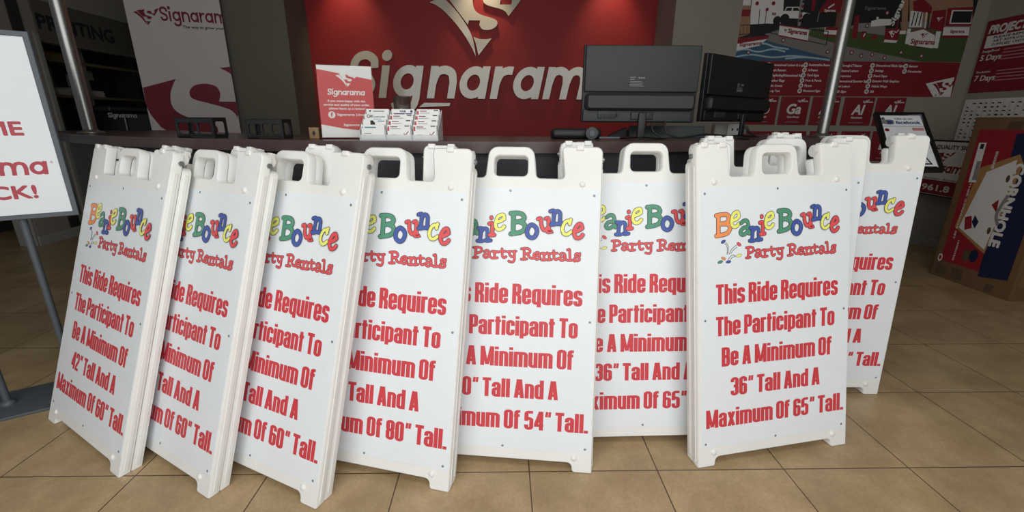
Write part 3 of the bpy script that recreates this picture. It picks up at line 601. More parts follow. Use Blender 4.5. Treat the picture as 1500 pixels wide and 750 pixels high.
body = [cr(*v) for v in [(-60, 164), (100, 122), (218, 90)]+smooth([(198, 130), (178, 190), (173, 240), (182, 305), (225, 365), (330, 418), (440, 445), (530, 470), (570, 500), (578, 560)], 3)+[(400, 560), (150, 530), (95, 500), (12, 400), (-60, 330)]]
lim = lambda P: [(max(-bw/2, min(bw/2, x)), z) for x, z in P]
m.poly(lim(body), fb, BRED, .0006)
m.poly(lim([cr(*v) for v in smooth([(584, 282), (592, 240), (590, 200), (560, 155), (500, 134), (440, 131), (375, 146), (340, 180), (334, 215), (350, 250), (400, 272), (480, 292), (600, 324), (680, 352), (722, 388), (738, 420)], 3)+[(766, 390), (748, 283)]]), fb, BRED, .0006)
m.poly(lim([cr(*v) for v in [(585, -2), (640, 22), (680, 46), (712, 76), (712, -12)]]), fb, BRED, .0006)
e0 = bpt(195, 19); e1 = bpt(232.8, 12); eb = bpt(216, 38)
emblem(m, fb, e0[0], eb[1], e1[0]-e0[0], BRED, .0006, h=(e1[1]-eb[1])/((e1[0]-e0[0])*.74))
s0 = bpt(236, 31.5); s1 = bpt(329, 34)
script(m, 'Signarama', fb, s0[0], (s0[1]+s1[1])/2, .078, BRED, .0006, fit=.66*bw/.82, shear=.0, pen=.21)
g0 = bpt(268, 39)
m.text('The way to grow your business', fb, (g0[0], (g0[1])-.012), .020, PRINT_BLACK, .0006, fit=.44, bold=.04)
m.v = [(max(-bw/2, min(bw/2, x)), y, z) for x, y, z in m.v]
m.build('banner_sheet', t)
m = MB(); m.box(-bw/2, bw/2, -.008, .008, 2.29, 2.32, STEEL, .004); m.build('top_rail', t)
m = MB(); m.cyl((0, .03, .09), (0, .03, 2.30), .008, STEEL, 12); m.build('support_pole', t)
# ------------------------------------------------------------------ print room seen through the opening
FP = frame((XL+.012, 0, 0), (0, 1, 0), (0, 0, 1), (1, 0, 0))
t = thing('header_sign', 'grey sign board with black PRINTING letters over the dark opening', 'sign', (XL, 3.5, 1.89))
fh = frame((.014, 0, 0), (0, 1, 0), (0, 0, 1), (1, 0, 0))
m = MB(); m.box(0, .014, -.03, 1.6, 0, .36, mat('grey_sign_board', (90, 84, 72), .7), .003); m.build('board', t)
P0, P1 = atx(55, 41, XL), atx(166, 63, XL)
m = MB(); m.text('PRINTING', fh, (float(P0[1])-3.5, float(P0[2])-1.89), .125, PRINT_BLACK, .001, bold=.05, fit=float(P1[1]-P0[1])); m.build('lettering', t)
m = MB()
for dy, dz, w in ((1.02, .05, .004), (1.08, .10, .16), (1.08, .16, .16), (1.16, .22, .12)): m.strip([(dy, dz), (dy+w, dz), (dy+w, dz+.05)], .008, fh, PRINT_BLACK, .001)
m.build('line_drawing', t)
t = thing('storage_rack', 'dark storage rack with shelves inside the print room opening', 'rack', (-4.2, 4.3, 0))
RK = mat('dark_rack_steel', (40, 42, 46), .5)
for y in (-.75, .0, .75):
    for x in (-.2, .2):
        m = MB(); m.box(x-.02, x+.02, y-.02, y+.02, 0, 2.05, RK if y else mat('pale_rack_post', (120, 116, 106), .5)); m.build('upright', t)
for z in (1.05, 1.42, 1.78):
    m = MB(); m.box(-.24, .24, -.8, .8, z-.03, z, mat('rack_board', (104, 90, 70), .7)); m.build('shelf', t)
def loose(name, lab, cat, loc, fn, group=None):
    m = MB(); fn(m); o = m.build(name); o.location = loc; return tag(o, lab, cat, group)
KR = mat('kraft_card', (136, 110, 78), .8, noise=.06); PAPER = mat('off_white_paper', (196, 190, 176), .8)
loose('vinyl_roll', 'tan vinyl roll lying on the top rack shelf under the PRINTING board', 'roll', (-4.12, 4.0, 1.78+.045), lambda m: (m.cyl((0, -.4, 0), (0, .45, 0), .045, KR), m.cyl((0, -.42, 0), (0, .47, 0), .02, PAPER)))
loose('carton', 'brown carton on the middle rack shelf left of the steel pole', 'box', (-4.2, 3.72, 1.422), lambda m: (m.box(-.12, .12, -.13, .13, 0, .13, KR, .004), m.box(-.02, .02, -.131, .131, .05, .131, PAPER)))
for i, (y, w, h) in enumerate(((4.08, .15, .06), (4.27, .12, .09), (4.50, .2, .07))):
    loose('paper_stack', ['long pale paper stack on the middle rack shelf beside the steel pole', 'small square paper stack in the centre of the middle rack shelf', 'wide pale paper stack at the right of the middle rack shelf'][i], 'paper', (-4.20, y, 1.422),
          lambda m: [m.box(-.13+.004*(j % 2), .13, -w/2, w/2-.006*(j % 3), h*j/6, h*(j+.85)/6, PAPER) for j in range(6)], 'paper stacks on the rack')
for i, (y, z) in enumerate(((4.72, 1.62), (4.86, 1.66), (5.0, 1.72))):
    loose('pinned_note', ['pale note pinned low on the dark print room wall', 'tilted yellowish note pinned on the dark print room wall', 'small pale note pinned high on the dark print room wall'][i], 'note', (-4.545, y, z),
          lambda m: (m.box(0, .004, -.05, .05, -.07, .07, PAPER), m.cyl((.002, 0, .055), (.01, 0, .055), .006, INK['red'], 8)), 'notes on the print room wall')
t = thing('large_printer', 'black wide-format printer with white script under the PRINTING board', 'printer', (-3.32, 4.3, 0))
m = MB(); m.box(-.25, .25, -.72, .72, .78, 1.24, BLACK_G, .03); m.build('housing', t)
m = MB(); m.box(-.27, .10, -.70, .70, 1.24, 1.30, BLACK, .02); m.build('lid', t)
for y in (-.6, .6):
    m = MB(); m.box(-.2, .2, y-.03, y+.03, 0, .78, BLACK, .008); m.build('leg', t)
    m = MB(); m.cyl((0, y-.05, 1.0), (0, y+.05, 1.0), .03, BLACK); m.build('roll_holder', t)
fpz = frame((.2515, 0, 0), (0, 1, 0), (0, 0, 1), (1, 0, 0))
w0, w1 = atx(157, 167, -3.07), atx(200, 170, -3.07)
m = MB(); script(m, 'Signarama', fpz, float(w0[1])-4.3, 1.185, .032, PRINT_WHITE, .001, fit=max(.2, float(w1[1]-w0[1])), shear=.1); m.build('lettering', t)
# ------------------------------------------------------------------ things on the counter
def at_counter(px, py): p = atz(px, py, CZ); return float(p[0]), float(p[1])
def holder(x, y, yaw, w, h, cols, lab):
    t = thing('letter_holder', lab, 'holder', (x, y, CZ), (0, 0, yaw), 'black letter holders on the counter')
    f = frame((0, -.03, 0), (1, 0, 0), (0, 0, 1), (0, -1, 0)); hw = w/2
    holes = []; xs = np.cumsum([0]+cols); xs = [-hw+.010+v/xs[-1]*(w-.012) for v in xs]
    for i in range(len(cols)): holes.append(rrect(xs[i], h*.20, xs[i+1]-.008, h*.76, .009))
    m = MB(); m.poly([rrect(-hw, 0.006, hw, h, .004)]+holes, f, BLACK, 0, .006, .001); m.build('front_grille', t)
    m = MB(); m.poly([rrect(-hw, 0.006, hw, h*1.04, .004), rrect(-hw+.012, .014, hw-.012, h*.86, .01)], frame((0, .035, 0), (1, 0, 0), (0, 0, 1), (0, -1, 0)), BLACK, 0, .005, .001); m.build('back_frame', t)
    m = MB(); m.box(-hw, hw, -.03, .035, .004, .010, BLACK); m.build('tray_floor', t)
    for s in (-1, 1):
        m = MB(); m.poly([[(-.03, .0), (.035, .0), (.035, h*1.04), (-.03, h)], rrect(-.018, .012, .026, h*.84, .008)], frame((s*hw, 0, 0), (0, 1, 0), (0, 0, 1), (1, 0, 0)), BLACK, .002, .004); m.build('side_plate', t)
x, y = at_counter(297, 201.6); holder(x, y, math.radians(-14), .185, .078, [.09, .065], 'wider black letter holder in front of the white roll-up banner')
x, y = at_counter(396, 203); holder(x, y, math.radians(-6), .150, .074, [.065, .045, .045], 'narrower black letter holder with three openings before the olive wall')
# review card in an acrylic stand
ACR = thin_glass('clear_acrylic', (.98, .985, .985), .0, .35)
CARD_RED = mat('card_red_ink', (182, 54, 52), .45, noise=.02)
c = at_counter(506, 206.0); ya = math.radians(13); tl = math.radians(9)
t = thing('review_card_stand', 'red and white review card in a clear slanted acrylic stand', 'card stand', (c[0]-.040, c[1]+.186, CZ), (0, 0, ya))
u, v, nn = Vector((1, 0, 0)), Vector((0, math.sin(tl), math.cos(tl))), Vector((0, -math.cos(tl), math.sin(tl)))
fc = (Vector((0, -.05, .006)), u, v, nn); hw = .103; hh = .279
m = MB(); m.obox(fc[0], u, v, nn, (-hw-.002, hw+.002), (0, hh), (-.0035, -.001), ACR); m.obox(fc[0], u, v, nn, (-hw-.002, hw+.002), (0, hh+.002), (.0015, .003), ACR); m.box(-hw-.002, hw+.002, -.056, .03, 0, .004, ACR); m.build('acrylic_stand', t)
m = MB(); m.obox(fc[0], u, v, nn, (-hw, hw), (.001, hh-.001), (-.0009, .0002), PRINT_WHITE)
m.poly([(-hw, hh-.016), (-hw, .052), (-.02, .036), (hw, .012+.010), (hw, hh-.052)], fc, CARD_RED, .0004)
emblem(m, fc, -.036, .196, .094, PRINT_WHITE, .0008, h=.86)
script(m, 'Signarama', fc, 0, .166, .0165, PRINT_WHITE, .0008, fit=.142, align='c', shear=.15)
for i, s_ in enumerate(('If you were happy with the', 'service and quality of your order,', 'please leave us a review!')):
    m.text(s_, fc, (0, .139-i*.0145), .0078, PRINT_WHITE, .0008, 'c', bold=.05, fit=(.142, .176, .136)[i])
m.dot((-.060, .089), .0135, fc, PRINT_WHITE, .0008); m.text('f', fc, (-.060, .081), .017, CARD_RED, .0012, 'c', bold=.06)
m.text('Signarama Limerick', fc, (-.040, .086), .0085, PRINT_WHITE, .0008, bold=.05, fit=.13)
m.text('Signarama Limerick', fc, (-.018, .046), .0085, PRINT_WHITE, .0008, bold=.05, fit=.118)
m.build('printed_card', t)
# little wooden block left of the stand
x, y = at_counter(454, 204); 
def wb(m):
    m.box(-.02, .02, -.015, .015, 0, .045, mat('tan_wood', (132, 104, 68), .5, noise=.12, nscale=40), .003); m.dot((0, .022), .007, frame((0, -.0152, 0), (1, 0, 0), (0, 0, 1), (0, -1, 0)), PRINT_BLACK, .0003, .012, seg=4)
loose('wooden_block', 'small tan wooden block with a black diamond left of the review card', 'block', (x, y+.06, CZ), wb)
# business card rack, three columns by four tiers
rx, ry = at_counter(584, 206.2)
RACK = mat('frosted_acrylic', (232, 234, 234), .25, trans=.35, noise=.01)
t = thing('business_card_rack', 'clear tiered business card rack with three columns on the counter', 'rack', (rx, ry+.008, CZ), (0, 0, math.radians(-3)))
pw, tier, step, rise = .100, 4, .024, .0195
for k in range(4):
    for j in range(3):
        m = MB(); x0 = -.15+j*pw; y0 = k*step; z0 = k*rise
        m.box(x0+.002, x0+pw-.002, y0, y0+.003, 0, z0+.022, RACK, .001); m.build('pocket_front', t)
for j in range(4):
    m = MB(); m.poly([(-.002, 0), (4*step, 0), (4*step, 3*rise+.055), (3*step, 3*rise+.035), (-.002, .034)], frame((-.15+j*pw, 0, 0), (0, 1, 0), (0, 0, 1), (1, 0, 0)), RACK, .0012, .0024); m.build('divider', t)
m = MB(); m.box(-.151, .151, 0, 4*step+.004, 0, .003, RACK); m.build('rack_base', t)
m = MB(); m.box(-.151, .151, 4*step, 4*step+.004, 0, 3*rise+.05, RACK); m.build('rack_back', t)
CARD = mat('white_business_card', (226, 226, 222), .5, noise=.01); PURP = mat('purple_card_print', (62, 52, 112), .5); ORG = mat('orange_card_print', (214, 104, 52), .5); TEAL = mat('teal_card_print', (70, 120, 140), .5)
col_n, row_n = ('left', 'middle', 'right'), ('front', 'second', 'third', 'top')
for k in range(4):
    for j in range(3):
        R_ = Matrix.Rotation(math.radians(-3), 3, 'Z'); pos = Vector((rx, ry+.008, CZ))+R_@Vector((-.15+(j+.5)*pw, k*step+.0035, k*rise+.006))
        m = MB(); hgt = .052
        for q in range(5): m.box(-.0445, .0445, .001+q*.0034, .0038+q*.0034, 0, hgt-.0004*q, CARD)
        f = frame((0, .001, 0), (1, 0, 0), (0, 0, 1), (0, -1, 0))
        lab = f'white business cards in the {row_n[k]} tier of the {col_n[j]} rack column'
        if (j, k) == (1, 3):
            lab = 'purple and white business cards in the top tier of the middle rack column'
            m.poly([(-.036, .037), (.036, .037), (.026, .014), (-.030, .014)], f, PURP, .0004); m.text('YOUR', f, (0, .041), .006, PURP, .0004, 'c', bold=.1); m.dot((.034, .044), .005, f, PURP, .0004); m.dot((-.02, .026), .006, f, ORG, .0008); m.strip([(-.008, .020), (.012, .034)], .006, f, PRINT_WHITE, .0008)
            m.rect(-.0445, .012, -.038, .034, f, ORG, .0005)
        elif j == 0:
            if k == 3: m.poly([(-.036, .047), (-.024, .048), (-.030, .040)], f, PRINT_BLACK, .0004); m.strip([(-.018, .044), (.026, .044)], .004, f, PRINT_GREY, .0004)
            elif k == 2: m.text('CH', f, (-.036, .039), .011, PRINT_BLACK, .0004, bold=.05); m.text('Construction', f, (-.012, .040), .006, TEAL, .0004, bold=.06); m.strip([(-.012, .034), (.02, .034)], .002, f, PRINT_GREY, .0004)
            elif k == 1: m.poly([(-.016, .026), (-.016, .048), (-.004, .048), (-.001, .040), (.002, .044), (.002, .026), (-.004, .032), (-.009, .026)], f, PRINT_BLACK, .0004); m.strip([(.012, .046), (.040, .046)], .003, f, TEAL, .0004)
            else: m.strip(smooth([(-.038, .045), (-.042, .042), (-.038, .039)], 3), .0025, f, TEAL, .0004); m.strip([(-.032, .042), (.012, .042)], .0045, f, TEAL, .0004); m.strip([(-.036, .020), (-.006, .020)], .002, f, PRINT_GREY, .0004)
        else:
            m.rect(-.0435, .030, -.037, .046, f, CARD_RED, .0004); m.strip([(-.032, .045), (-.006, .045)], .003, f, PRINT_RED, .0004); m.strip([(.022, .048), (.040, .048)], .0035, f, PRINT_BLACK, .0004)
            m.strip([(-.032, .038), (.006, .038)], .0018, f, PRINT_GREY, .0004)
            if k == 0: m.strip([(.018, .020), (.024, .014), (.036, .028)], .003, f, PRINT_RED, .0004); m.strip([(-.030, .016), (-.010, .016)], .002, f, PRINT_GREY, .0004)
        o = m.build('business_card_stack'); o.location = pos; o.rotation_euler = (-.06, 0, math.radians(-3)); tag(o, lab, 'business cards', 'business cards in the clear rack')
# drinking glass
g = aty(590, 166, 1.0); GL = thin_glass('clear_glass', (.98, .99, .99), .6, .9)
m = MB(); hgl = float(aty(590, 141, 1.0)[2])-CZ; r0, r1 = .034, .0425
m.lathe([(0, 0), (r0-.002, 0), (r0, .003), (r1, hgl), (r1-.003, hgl), (r0-.003, .012), (0, .012)], (0, 0, 0), (0, 0, 1), GL, 40)
o = m.build('drinking_glass'); o.location = (float(g[0]), 1.0, CZ); tag(o, 'clear drinking glass standing behind the business card rack', 'glass')
# monitors
SHELL = mat('black_monitor_shell', (42, 45, 45), .5, noise=.06, bump=.08, bscale=700); SHELL2 = mat('dark_monitor_shell', (16, 16, 17), .5, noise=.06, bump=.08, bscale=700); LBL = mat('grey_sticker_print', (120, 122, 122), .5)
def monitor(loc, yaw, w, h, z0, lab, foot, sh):
    t = thing('computer_monitor', lab, 'monitor', (*loc, CZ), (0, 0, yaw), 'monitors seen from the back')
    m = MB(); m.box(-w/2, w/2, .0, .022, z0, z0+h, BLACK, .004); m.build('screen_bezel', t)
    m = MB(); m.box(-w/2+.006, w/2-.004, -.020, .002, z0+h*.40, z0+h-.003, sh, .006); bc_ = m.build('back_cover', t)
    sm_ = rrect(-w/2+.012, z0+h*.155, w/2-.012, z0+h*.385, .02)
    m = MB(); m.poly([(x, z) for x, z in sm_], frame((0, -.040, 0), (1, 0, 0), (0, 0, 1), (0, -1, 0)), sh, 0, .042, .012); m.build('lower_bulge', t)
    m = MB(); m.box(-w/2+.006, w/2-.02, -.016, .002, z0+.004, z0+h*.17, sh, .003); pr_ = m.build('port_recess', t)
    f = frame((0, -.0165, 0), (1, 0, 0), (0, 0, 1), (0, -1, 0))
    m = MB(); m.box(-w*.36, -w*.20, -.022, -.014, z0+.018, z0+h*.155, SHELL, .002)
    for i in range(6): m.box(-w*.335+i*.0145, -w*.335+i*.0145+.007, -.025, -.021, z0+.024, z0+.034+.006*(i % 2), BLACK, .001)
    m.build('port_block', pr_)
    m = MB(); fl_ = frame((0, -.0204, 0), (1, 0, 0), (0, 0, 1), (0, -1, 0)); lx, lz = -.02, z0+h*.46
    m.rect(lx-.035, lz, lx+.035, lz+.048, fl_, BLACK, .0004)
    for i in range(4): m.strip([(lx-.032, lz+.006+i*.006), (lx+.03-.008*(i % 2), lz+.006+i*.006)], .0022, fl_, LBL, .0008)
    for i in range(3): m.rect(lx+.006+i*.010, lz+.036, lx+.013+i*.010, lz+.043, fl_, LBL, .0008)
    m.strip([(lx-.032, lz+.042), (lx-.006, lz+.042)], .003, fl_, LBL, .0008); m.strip([(lx-.032, lz+.034), (lx-.012, lz+.034)], .003, fl_, LBL, .0008)
    m.build('rating_label', bc_)
    m = MB(); m.box(foot-.05, foot+.05, -.024, -.012, z0+.012, z0+h*.14, BLACK, .003); m.build('stand_bracket', t)
    m = MB(); m.box(foot-.017, foot+.017, -.034, -.018, .008, z0+h*.13, BLACK, .004); m.build('stand_neck', t)
    m = MB(); m.lathe([(0, 0), (.095, 0), (.095, .004), (.05, .009), (0, .012)], (foot, -.02, 0), (0, 0, 1), BLACK_G, 32); m.v = [(foot+(x-foot)*1.25, y, z) for x, y, z in m.v]; m.build('stand_base', t)
    return t
y1 = .86; a, b = aty(857, 65, y1), aty(1014, 180, y1); w1 = float(b[0]-a[0]); zt, zb = float(a[2]), float(b[2])
M1 = monitor(((float(a[0])+float(b[0]))/2, y1), math.radians(-2.0), w1, zt-zb, zb-CZ, 'larger black monitor seen from behind in front of the red wall edge', .015, SHELL)
m = MB(); m.tube([(.12, -.028, .06+.02), (.125, -.05, .03), (.18, -.05, .008), (.25, -.03, .014), (.33, .0, .022), (.42, .02, .016), (.47, .0, .006), (.50, -.05, .004)], .0042, BLACK)
m.tube([(.06, -.028, .07), (.065, -.045, .035), (.10, -.05, .01)], .004, BLACK); m.build('cable', M1)
y2 = 1.05
pa, pb = aty(1038, 77, y2), aty(1037, 178, y2); h2 = float(pa[2]-pb[2]); pr = None
best = None
for yy in np.arange(y2+.05, y2+.9, .01):
    hh2 = float(aty(1124, 92, yy)[2]-aty(1122, 178, yy)[2])
    if best is None or abs(hh2-h2) < best[0]: best = (abs(hh2-h2), yy)
yr = best[1]; pr = aty(1123, 135, yr); d2 = np.array((pr[0]-pa[0], yr-y2)); w2 = float(np.hypot(*d2)); ang = math.atan2(d2[1], d2[0])
M2 = monitor(((float(pa[0])+float(pr[0]))/2, (y2+yr)/2), ang, w2, h2, float(pb[2])-CZ, 'smaller black monitor turned sideways in front of the red posters', .05, SHELL2)
m = MB(); m.tube([(.10, -.028, .06), (.11, -.05, .02), (.15, -.06, .006), (.20, -.03, .004)], .004, BLACK); m.tube([(.06, -.028, .07), (.075, -.05, .03), (.12, -.07, .005)], .0035, BLACK); m.build('cable', M2)
# low black things behind the counter edge
x, y = at_counter(852, 204.5)
t = thing('black_case', 'low rounded black case with a dial left of the larger monitor', 'case', (x, y+.02, CZ))
m = MB(); m.box(-.125, .095, .02, .10, 0, .045, BLACK, .018); m.build('body', t)
m = MB(); m.cyl((.045, -.01, .026), (.045, .018, .026), .026, BLACK_G, 24); m.cyl((.045, -.013, .026), (.045, -.01, .026), .012, SLATE, 16); m.build('dial', t)
m = MB(); m.box(.08, .17, -.006, .004, .004, .012, SLATE, .002); m.build('arm', t)
x, y = float(aty(908, 195, 1.04)[0]), 1.04
def cloth(m):
    pts = [(-.06, 0), (-.045, .014), (-.02, .026), (.0, .034), (.018, .044), (.03, .046), (.045, .03), (.05, 0)]
    for k in range(4): m.poly([(px*(1-.1*k), pz*(1-.16*k)) for px, pz in pts], frame((.004*k, .02*k, 0), (1, 0, 0), (0, 0, 1), (0, -1, 0)), BLACK, 0, .022, .002)
loose('dark_cloth', 'crumpled black cloth heap beside the larger monitor foot', 'cloth', (x, y, CZ), cloth)
t = thing('keyboard', 'dark slate keyboard standing on edge behind the larger monitor foot', 'keyboard', ((float(aty(978, 195, 1.0)[0])), 1.0, CZ), (math.radians(-20), 0, 0))
KS = mat('slate_plastic', (50, 58, 60), .4); m = MB(); m.box(-.19, .19, 0, .014, 0, .062, KS, .005); m.build('body', t)
m = MB()
for i in range(16):
    for j in range(3): m.box(-.18+i*.0227, -.18+i*.0227+.019, .013, .018, .006+j*.018, .021+j*.018, BLACK, .002)
o = m.build('keys', t); o['kind'] = 'stuff'
x, y = at_counter(1071, 200.6)
t = thing('outlet_box', 'small white box with two dark holes beside the smaller monitor foot', 'box', (float(aty(1066, 190, 1.38)[0]), 1.38, CZ))
m = MB(); m.box(-.075, .0, 0, .05, 0, .07, mat('grey_box_plastic', (158, 156, 150), .5), .004); m.build('body', t)
m = MB(); m.box(0, .078, -.004, .05, 0, .068, PRINT_WHITE, .004); m.build('white_end', t)
for dx in (.025, .055):
    m = MB(); m.box(dx-.004, dx+.004, -.0055, -.003, .030, .044, BLACK, .001); m.build('socket_hole', t)
# ------------------------------------------------------------------ big town poster on the right back wall
YP = YR-.006
def pp(px, py): q = aty(px, py, YP); return float(q[0]), float(q[2])
FM = frame((0, YP, 0), (1, 0, 0), (0, 0, 1), (0, -1, 0))
mural = thing('wall_poster', 'large town scene poster with a red numbered list on the back right wall', 'poster', (4.0, YR, 1.9))
OM = (4.0, YR, 1.9)
G = lambda n, c: mat('poster_'+n, c, .6, noise=.04)
DARKP, TAN, GRASS, ROAD, WATER, FOAM, BROWN = G('black', (30, 30, 32)), G('tan', (150, 116, 88)), G('grass', (66, 82, 42)), G('road', (122, 118, 114)), G('water', (52, 86, 112)), G('foam', (150, 176, 186)), G('brown', (108, 70, 56))
x0, zb_ = pp(1069, 140); x1, zr = pp(1393, 142); zb_ = (zb_+zr)/2; zs = (pp(1125, 89.5)[1]+pp(1402, 91)[1])/2; ZT = 2.62
m = MB(); m.box(x0, x1, YP, YR, zb_, ZT, PRINT_WHITE); 
m.rect(x0, zs, x1, ZT, FM, ROAD, .0004)
def pg(pts, mt, n=.0012): m.poly([(min(max(x, x0), x1), min(max(z, zb_), ZT)) for x, z in (pp(*q) for q in pts)], FM, mt, n)
pg([(1060, -30), (1445, -30), (1440, 25), (1180, 42), (1060, 60)], DARKP, .0008)
pg([(1066, -30), (1102, -30), (1098, 50), (1066, 55)], TAN); pg([(1070, 14), (1100, 14), (1098, 24), (1070, 24)], PRINT_RED, .0016); pg([(1075, -2), (1100, -2), (1099, 8), (1075, 8)], PRINT_WHITE, .0016)
pg([(1104, -30), (1150, -30), (1146, 34), (1098, 36)], PRINT_WHITE); m.dot(pp(1109, 5), .016, FM, PRINT_RED, .0016); m.dot(pp(1133, 5), .016, FM, PRINT_RED, .0016)
m.strip([pp(1113, 14), pp(1111, 36)], .006, FM, DARKP, .0016); m.strip([pp(1123, 14), pp(1120, 36)], .006, FM, DARKP, .0016); m.dot(pp(1123.5, 14), .014, FM, PRINT_RED, .002)
pg([(1128, 22), (1131, 16), (1149, 16), (1152, 10), (1170, 10), (1173, 17), (1186, 20), (1187, 28), (1160, 27), (1128, 26)], PRINT_WHITE, .002); pg([(1153, 11.5), (1160, 11.5), (1159, 16), (1150, 16)], DARKP, .0026); pg([(1162, 11.5), (1169, 11.5), (1171, 16), (1161, 16)], DARKP, .0026)
m.dot(pp(1149, 28), .042, FM, DARKP, .003); m.dot(pp(1181, 27), .04, FM, DARKP, .003); m.dot(pp(1138, 30), .035, FM, DARKP, .0024); m.text('ict', FM, pp(1131, 22), .022, PRINT_RED, .0026, bold=.1)
pg([(1191, -20), (1200, -20), (1192, 16), (1188, 16)], PRINT_RED, .0024); pg([(1173, -10), (1180, -10), (1172, 38), (1168, 38)], PRINT_GREY, .0032)
for i in range(5): m.rect(*pp(1169.5+i*1.3, 32-i*7), *pp(1174+i*1.3, 28.5-i*7), FM, PRINT_RED if i % 2 else DARKP, .0036)
pg([(1222, -14), (1250, 4), (1249, 18), (1198, 18)], PRINT_RED, .002); m.text('Signarama', FM, pp(1207, 17), .018, PRINT_WHITE, .0026, bold=.05, fit=.10); m.strip([pp(1213, 12), pp(1222, 6)], .012, FM, PRINT_WHITE, .0026); m.strip([pp(1236, 7), pp(1242, 12)], .012, FM, PRINT_WHITE, .0026)
m.strip([pp(1200, 18), pp(1197, 32)], .006, FM, PRINT_GREY, .002); m.strip([pp(1228, 18), pp(1224, 36)], .006, FM, BROWN, .002); pg([(1226, 18), (1240, 18), (1237, 44), (1223, 40)], BROWN, .0018)
pg([(1190, 42), (1425, 40), (1412, 91), (1352, 91), (1240, 68), (1183, 52)], GRASS, .0016)
pg([(1245, 70), (1352, 91), (1225, 89), (1120, 50), (1140, 44)], ROAD, .0018)
pg([(1067, 72), (1118, 58), (1160, 70), (1232, 89.5), (1067, 89.5)], WATER, .0022)
for P in ([(1070, 78), (1090, 72), (1110, 76), (1132, 72), (1150, 76)], [(1075, 84), (1100, 80), (1130, 84), (1160, 82), (1185, 84)], [(1100, 66), (1120, 64), (1135, 69), (1155, 72)], [(1150, 86), (1180, 84), (1215, 88)]): m.strip(smooth([pp(*q) for q in P], 4), .014, FM, FOAM, .0026)
pg([(1069, 56), (1127, 52), (1124, 57), (1069, 64)], PRINT_RED, .003); pg([(1069, 64), (1124, 57), (1112, 67), (1067, 74)], PRINT_WHITE, .003); m.text('Signarama', FM, pp(1083, 68), .026, PRINT_RED, .0034, bold=.06, fit=.20, rot=.09)
m.strip([pp(1066, 37), pp(1125, 35), pp(1142, 40)], .006, FM, DARKP, .0026); m.strip([pp(1066, 51), pp(1124, 47), pp(1140, 51)], .006, FM, DARKP, .0026)
for i in range(14): m.strip([pp(1068+i*5.2, 36.6), pp(1068+i*5.2, 50.4)], .003, FM, DARKP, .0026)
pg([(1142, 36), (1185, 42), (1183, 61), (1140, 52)], PRINT_WHITE, .003); m.strip([pp(1142, 36.8), pp(1185, 43)], .010, FM, PRINT_RED, .0034); m.strip([pp(1140, 52), pp(1183, 60.4)], .010, FM, PRINT_RED, .0034)
m.text('Signarama', FM, pp(1154, 48), .034, PRINT_RED, .0034, bold=.06, fit=.17, rot=-.10); emblem(m, FM, *pp(1147, 48), .045, PRINT_RED, .0034)
m.strip([pp(1186, 43), pp(1213, 46), pp(1210, 66)], .008, FM, DARKP, .003); m.strip([pp(1184, 60), pp(1210, 66)], .006, FM, DARKP, .003)
pg([(1208, 40), (1234, 41), (1231, 53), (1206, 52)], PRINT_WHITE, .003); pg([(1210, 39), (1233, 40), (1234, 45), (1208, 44)], PRINT_RED, .0034); pg([(1206, 50), (1231, 51.5), (1231, 54), (1206, 53)], PRINT_RED, .0034)
pg([(1252, 24), (1259, 22), (1255, 57), (1247, 56)], PRINT_RED, .003)
pg([(1256, 10), (1270, 2), (1300, -8), (1297, 30), (1257, 34)], DARKP, .002); m.text('Signarama', FM, pp(1266, 14), .026, PRINT_GREY, .0026, fit=.19); pg([(1257, 34), (1297, 33), (1296, 52), (1255, 46)], PRINT_GREY, .0018)
pg([(1276, 31), (1286, 28), (1305, 28), (1304, 37), (1275, 39)], PRINT_WHITE, .003); m.rect(*pp(1283, 28), *pp(1287, 25), FM, PRINT_WHITE, .003)
pg([(1322, -20), (1332, -20), (1328, 50), (1320, 49)], TAN, .0022); pg([(1316, 6), (1322, -20), (1300, -20), (1292, 34), (1300, 44), (1320, 46)], DARKP, .0021); m.text('Signarama', FM, pp(1308, 38), .044, PRINT_WHITE, .0028, bold=.06, fit=.36, rot=1.30, shear=.1)
m.rect(*pp(1317, 50), *pp(1327, 45), FM, PRINT_WHITE, .0024); m.rect(*pp(1310, 50), *pp(1318, 26), FM, PRINT_RED, .0023)
pg([(1332, -20), (1426, -20), (1425, 30), (1332, 30)], TAN, .0018); pg([(1334, 16), (1352, 16), (1350, 40), (1331, 40)], PRINT_WHITE, .0024); 
for i in range(3): m.rect(*pp(1335.5+i*5.3, 38), *pp(1338.8+i*5.3, 18), FM, DARKP, .003)
pg([(1337, 2), (1352, -2), (1365, 10), (1364, 20), (1338, 16)], PRINT_RED, .003); m.strip([pp(1357, 18), pp(1354, 44)], .012, FM, PRINT_WHITE, .003); m.strip([pp(1361, 18), pp(1358, 44)], .012, FM, DARKP, .003)
pg([(1366, 16), (1386, 14), (1382, 46), (1361, 42)], PRINT_RED, .0034); emblem(m, FM, *pp(1370, 32), .055, PRINT_WHITE, .0038)
pg([(1388, 12), (1426, 10), (1424, 38), (1384, 38)], PRINT_RED, .0032); pg([(1394, 15), (1424, 15), (1422, 35), (1390, 35)], PRINT_WHITE, .0036); pg([(1396, 16.5), (1424, 16.5), (1421, 33.5), (1392, 33.5)], DARKP, .004); pg([(1382, 40), (1420, 40), (1418, 52), (1380, 52)], PRINT_WHITE, .0036); m.text('Signarama', FM, pp(1391, 48), .024, PRINT_RED, .004, fit=.13, bold=.05); pg([(1380, 52), (1418, 52), (1416, 56), (1379, 56)], PRINT_RED, .0036)
